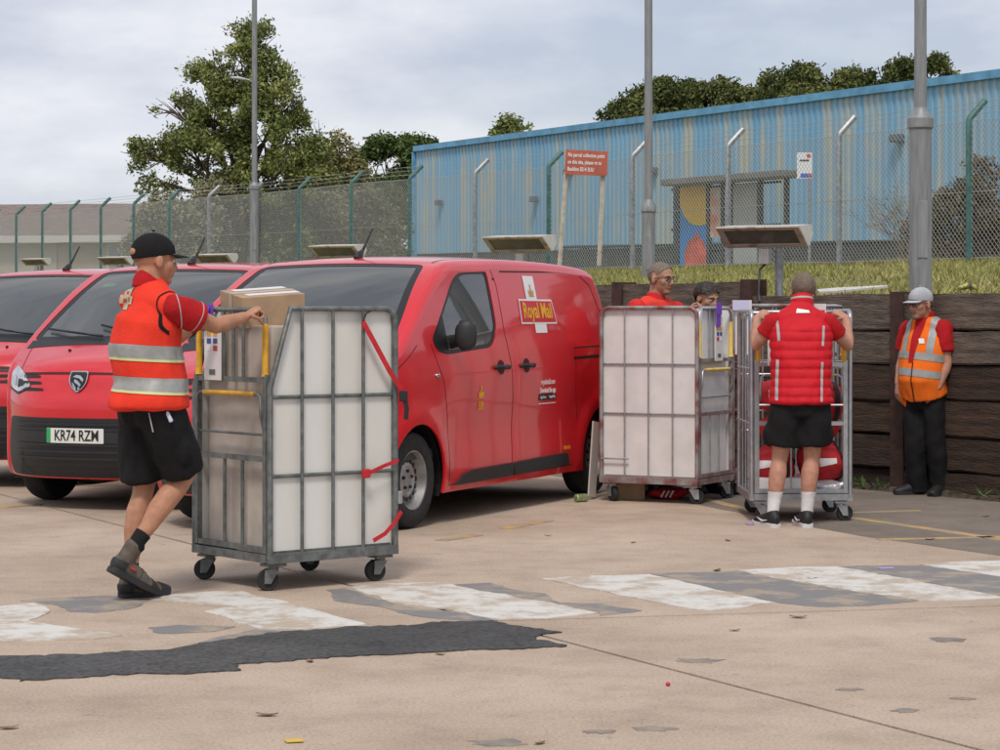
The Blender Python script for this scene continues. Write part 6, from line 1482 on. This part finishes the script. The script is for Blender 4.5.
# ---------------------------------------------------------------- 4: man with glasses behind the white cage
Z0 = 18.4
J, base = mkJ(Z0, 655, dict(pelvis=(653, 397, 0), chest=(653, 346, 0), neck=(656, 299, 0), head=(661, 279, -.03), shR=(637, 307, -.1), shL=(675, 309, .1), elR=(634, 348, -.08), wrR=(646, 372, -.22), elL=(680, 348, .08), wrL=(674, 376, -.02),
                                hipR=(645, 399, 0), hipL=(662, 399, 0), knR=(645, 442, 0), anR=(645, 484, 0), knL=(663, 442, 0), anL=(664, 484, .03)))
J['handR'] = (V3((.4, -.6, -.4)), V3((.3, .1, -.9)), 1, (.3, .4, .3)); J['handL'] = (V3((0, -.4, -.9)), V3((-.8, 0, 0)), -1, (.3, .4, .3))
e, body, P, M, fv, lat, slat, hl = person(base, 'man with glasses and short hair looking right behind the white panelled cage', J, (.45, -.85), (.72, -.69, -.05), M_sk3, None, k=1.16)
face_parts(e, P, M, M_hairg, True); hair_on(e, body, P, M, M_hairg, .055, -.04, .006, .003); sleeves(e, J, M_polo2, 'polo_shirt', .6); vest(e, J, fv, slat, hl, cloth('vest_bright_red', (.80, .06, .04)), J['pelvis'], 'red_vest', 1.0, .02, seed=15, yk=.3, yl=.3)
cb = MB().loft([J['neck'] - UP * .01, J['neck'] + UP * .03, J['neck'] + UP * .055], [(.085, .085), (.078, .078), (.078, .076)], slat, 18, capr=.05); organic('collar', cb, .008, 2, M_polo2, e)
shorts(e, J, hl, M_shorts, 2, 'trousers', seed=16, pocket=False)
for s in 'RL':
    a_ = J['an' + s]; h_ = V3((a_.x - .03, a_.y + .05, 0)); shoe(e, a_, h_, h_ + V3((.12, -.24, 0)), M_shoeb, M_sole)
# ---------------------------------------------------------------- 5: dark haired person peeping over the cages
Z0 = 18.2
J, base = mkJ(Z0, 703, dict(pelvis=(704, 400, .05), chest=(703, 355, 0), neck=(703, 316, -.03), head=(706.5, 298.5, -.06), shR=(684, 324, -.08), shL=(723, 326, .06), elR=(678, 338, -.24), wrR=(688, 313, -.30), elL=(729, 358, .0), wrL=(722, 378, -.14),
                                hipR=(696, 402, .03), hipL=(713, 402, .06), knR=(696, 444, .0), anR=(695, 486, .05), knL=(714, 444, .02), anL=(715, 486, .08)))
J['handR'] = (V3((.55, .1, .6)), V3((.5, -.5, -.6)), -1, (.6, .9, .6)); J['handL'] = (V3((0, -.4, -.9)), V3((-.8, 0, 0)), -1, (.3, .4, .3))
e, body, P, M, fv, lat, slat, hl = person(base, 'dark haired person in dark top peeping over between the cages', J, (.3, -.95), (.62, -.75, -.22), M_sk3, None, k=1.08)
face_parts(e, P, M, M_hairb); hair_on(e, body, P, M, M_hairb, .075, -.06, .016, .008)
sv = sleeves(e, J, M_shorts, 'dark_top', .95, (.072, .062, .056), 18); vest(e, J, fv, slat, hl, M_shorts, J['pelvis'] - UP * .05, 'top_body', .92, 0, seed=19)
d_ = (J['wrR'] - J['elR']).normalized(); mb = MB().loft([J['elR'], J['elR'].lerp(J['wrR'], .8)], [.052, .044], None, 12, capr=.1); organic('forearm_sleeve', mb, .009, 2, cloth('pink_dark_sleeve', (.16, .012, .035)), e, .004, 12)
shorts(e, J, hl, M_shorts, 2, 'trousers', seed=20, pocket=False)
for s in 'RL':
    a_ = J['an' + s]; h_ = V3((a_.x - .02, a_.y + .05, 0)); shoe(e, a_, h_, h_ + V3((.08, -.24, 0)), M_shoeb, M_sole)

# ================================================================== SMALL THINGS
can = empty('drink_can', tuple(G(581, 502)), R(20), 'small green drink can on the ground by the nearest van rear wheel', 'can')
MB().lathe([(0, -.055), (.026, -.055), (.032, -.048), (.032, .046), (.026, .056), (0, .056)], (0, 0, .033), (1, .3, 0), 16).build('can_body', mat('can_green', (.16, .26, .05), .3, .3, col2=(.4, .42, .3), vscale=18), can, 40)
MB().lathe([(.027, .0565), (.024, .058), (0, .0575)], (0, 0, .033), (1, .3, 0), 16).build('lid', M_chrome, can)
q = G(593, 494); wb = MB(); wb.box((0, 0, .32), (.12, .012, .60), Matrix.Rotation(R(8), 3, 'Y')); wb = wb.build('white_board', mat('board_cream', (.52, .48, .43), .7), None, loc=(AT(594, 0, 17.62).x, 17.62, -.0)); wb.rotation_euler.z = R(60); tag(wb, 'narrow cream board leaning between the nearest van rear wheel and the white cage', 'board')
cb = MB().box((0, 0, .075), (.22, .3, .15), bev=.004).build('brown_carton', M_card, None, loc=(AT(630, 0, 17.7).x, 17.7, 0)); tag(cb, 'brown carton on the ground under the white panelled cage', 'box')
rb = MB().ell((0, 0, .045), (.16, .12, .05), nu=16).ell((.08, 0, .055), (.1, .09, .045)); rb = organic('red_bag', rb, .012, 2, M_bag, None, .015, 9, loc=(AT(668, 0, 17.62).x, 17.62, 0)); tag(rb, 'flattened red bag on the ground under the white panelled cage', 'bag')
for k_ in range(3): MB().box((-.05 + .035 * k_, -.115, .05), (.012, .01, .06), Matrix.Rotation(.5, 3, 'Y')).build('white_print', M_lbl, rb)
def tagonground(px, py, m, w, l, rz, label, cat='tag'):
    o = MB().box((0, 0, .006), (w, l, .002), Matrix.Rotation(.04, 3, 'X')).build('paper_tag', m, None, loc=tuple(G(px, py))); o.rotation_euler.z = rz; tag(o, label, cat)
tagonground(755, 524.5, mat('lilac_tag', (.4, .3, .62), .5), .12, .1, .2, 'lilac tag on the ground beside the left foot of the man in the gilet')
tagonground(294, 742, mat('yellow_tag', (.62, .42, .05), .5), .06, .05, .3, 'small yellow tag on the concrete at the bottom of the photo')
tagonground(886, 569, mat('lilac_tag', (.4, .3, .62), .5), .09, .05, .2, 'small lilac scrap lying on the zebra crossing')
o = MB().ell((0, 0, .008), (.010, .010, .008)).build('red_berry', M_lred, None, True, tuple(G(668, 686))); tag(o, 'tiny red berry on the concrete in the foreground', 'berry')
rr = random.Random(4); lv0 = None; M_leaf = mat('fallen_leaf', (.20, .11, .055), .8, var=.4, vscale=9)
LV = [(548, 536), (633, 543), (728, 541), (717, 571), (812, 579), (310, 662), (440, 655), (798, 618), (930, 540), (735, 631), (8, 729), (267, 716), (540, 744), (985, 517)]
for i, (px, py) in enumerate(LV):
    if lv0 is None:
        mb = MB(); n = 7; Vv = []; top = []
        for j in range(n): 
            t = j / (n - 1); w_ = .022 * math.sin(math.pi * (.08 + .9 * t)) ; y_ = -.045 + .09 * t; z_ = .001 + .008 * (t - .5) ** 2 * 4
            Vv += [(-w_, y_, z_ + .003), (0, y_, z_), (w_, y_, z_ + .004)]
        mb.add(Vv, [(3 * j + k, 3 * j + k + 1, 3 * j + k + 4, 3 * j + k + 3) for j in range(n - 1) for k in (0, 1)]); o = mb.build('fallen_leaf', M_leaf, None, True); lv0 = o
    else: o = lv0.copy(); COL.objects.link(o)
    o.location = G(px, py); o.location.z = .002; o.rotation_euler = (0, 0, rr.uniform(0, 6.28)); sc = rr.uniform(.55, 1.0); o.scale = (sc, sc, sc); tag(o, 'small curled brown fallen leaf lying on the yard', 'leaf', 'fallen leaves scattered on the yard')
pk = AT(852, 284, 20.3); gz = ground_z(pk.x, 20.3); o = MB().prism([(-.33, -.06), (-.2, -.085), (.34, -.015), (.34, .012), (-.1, .06), (-.32, .05)], None, .02).build('white_plank', mat('plank_white', (.55, .54, .51), .7, var=.15), None, loc=(pk.x, 20.3, gz + .06)); o.rotation_euler = (R(12), R(-4), R(8)); tag(o, 'broken white plank lying in the grass above the wall', 'plank')
pk = AT(970, 289, 18.75); gz = ground_z(pk.x, 18.75); o = MB().loft([(-.09, 0, .03), (-.02, .02, .05), (.07, 0, .03)], [(.03, .02), (.04, .03), (.025, .02)], (0, 1, 0), 8).build('litter_wrapper', mat('wrapper', (.03, .03, .03), .4, col2=(.45, .42, .08), vscale=22, detail=1), None, True, (pk.x, 18.75, gz + .03)); tag(o, 'crumpled black and yellow wrapper in the grass at the wall top', 'litter')
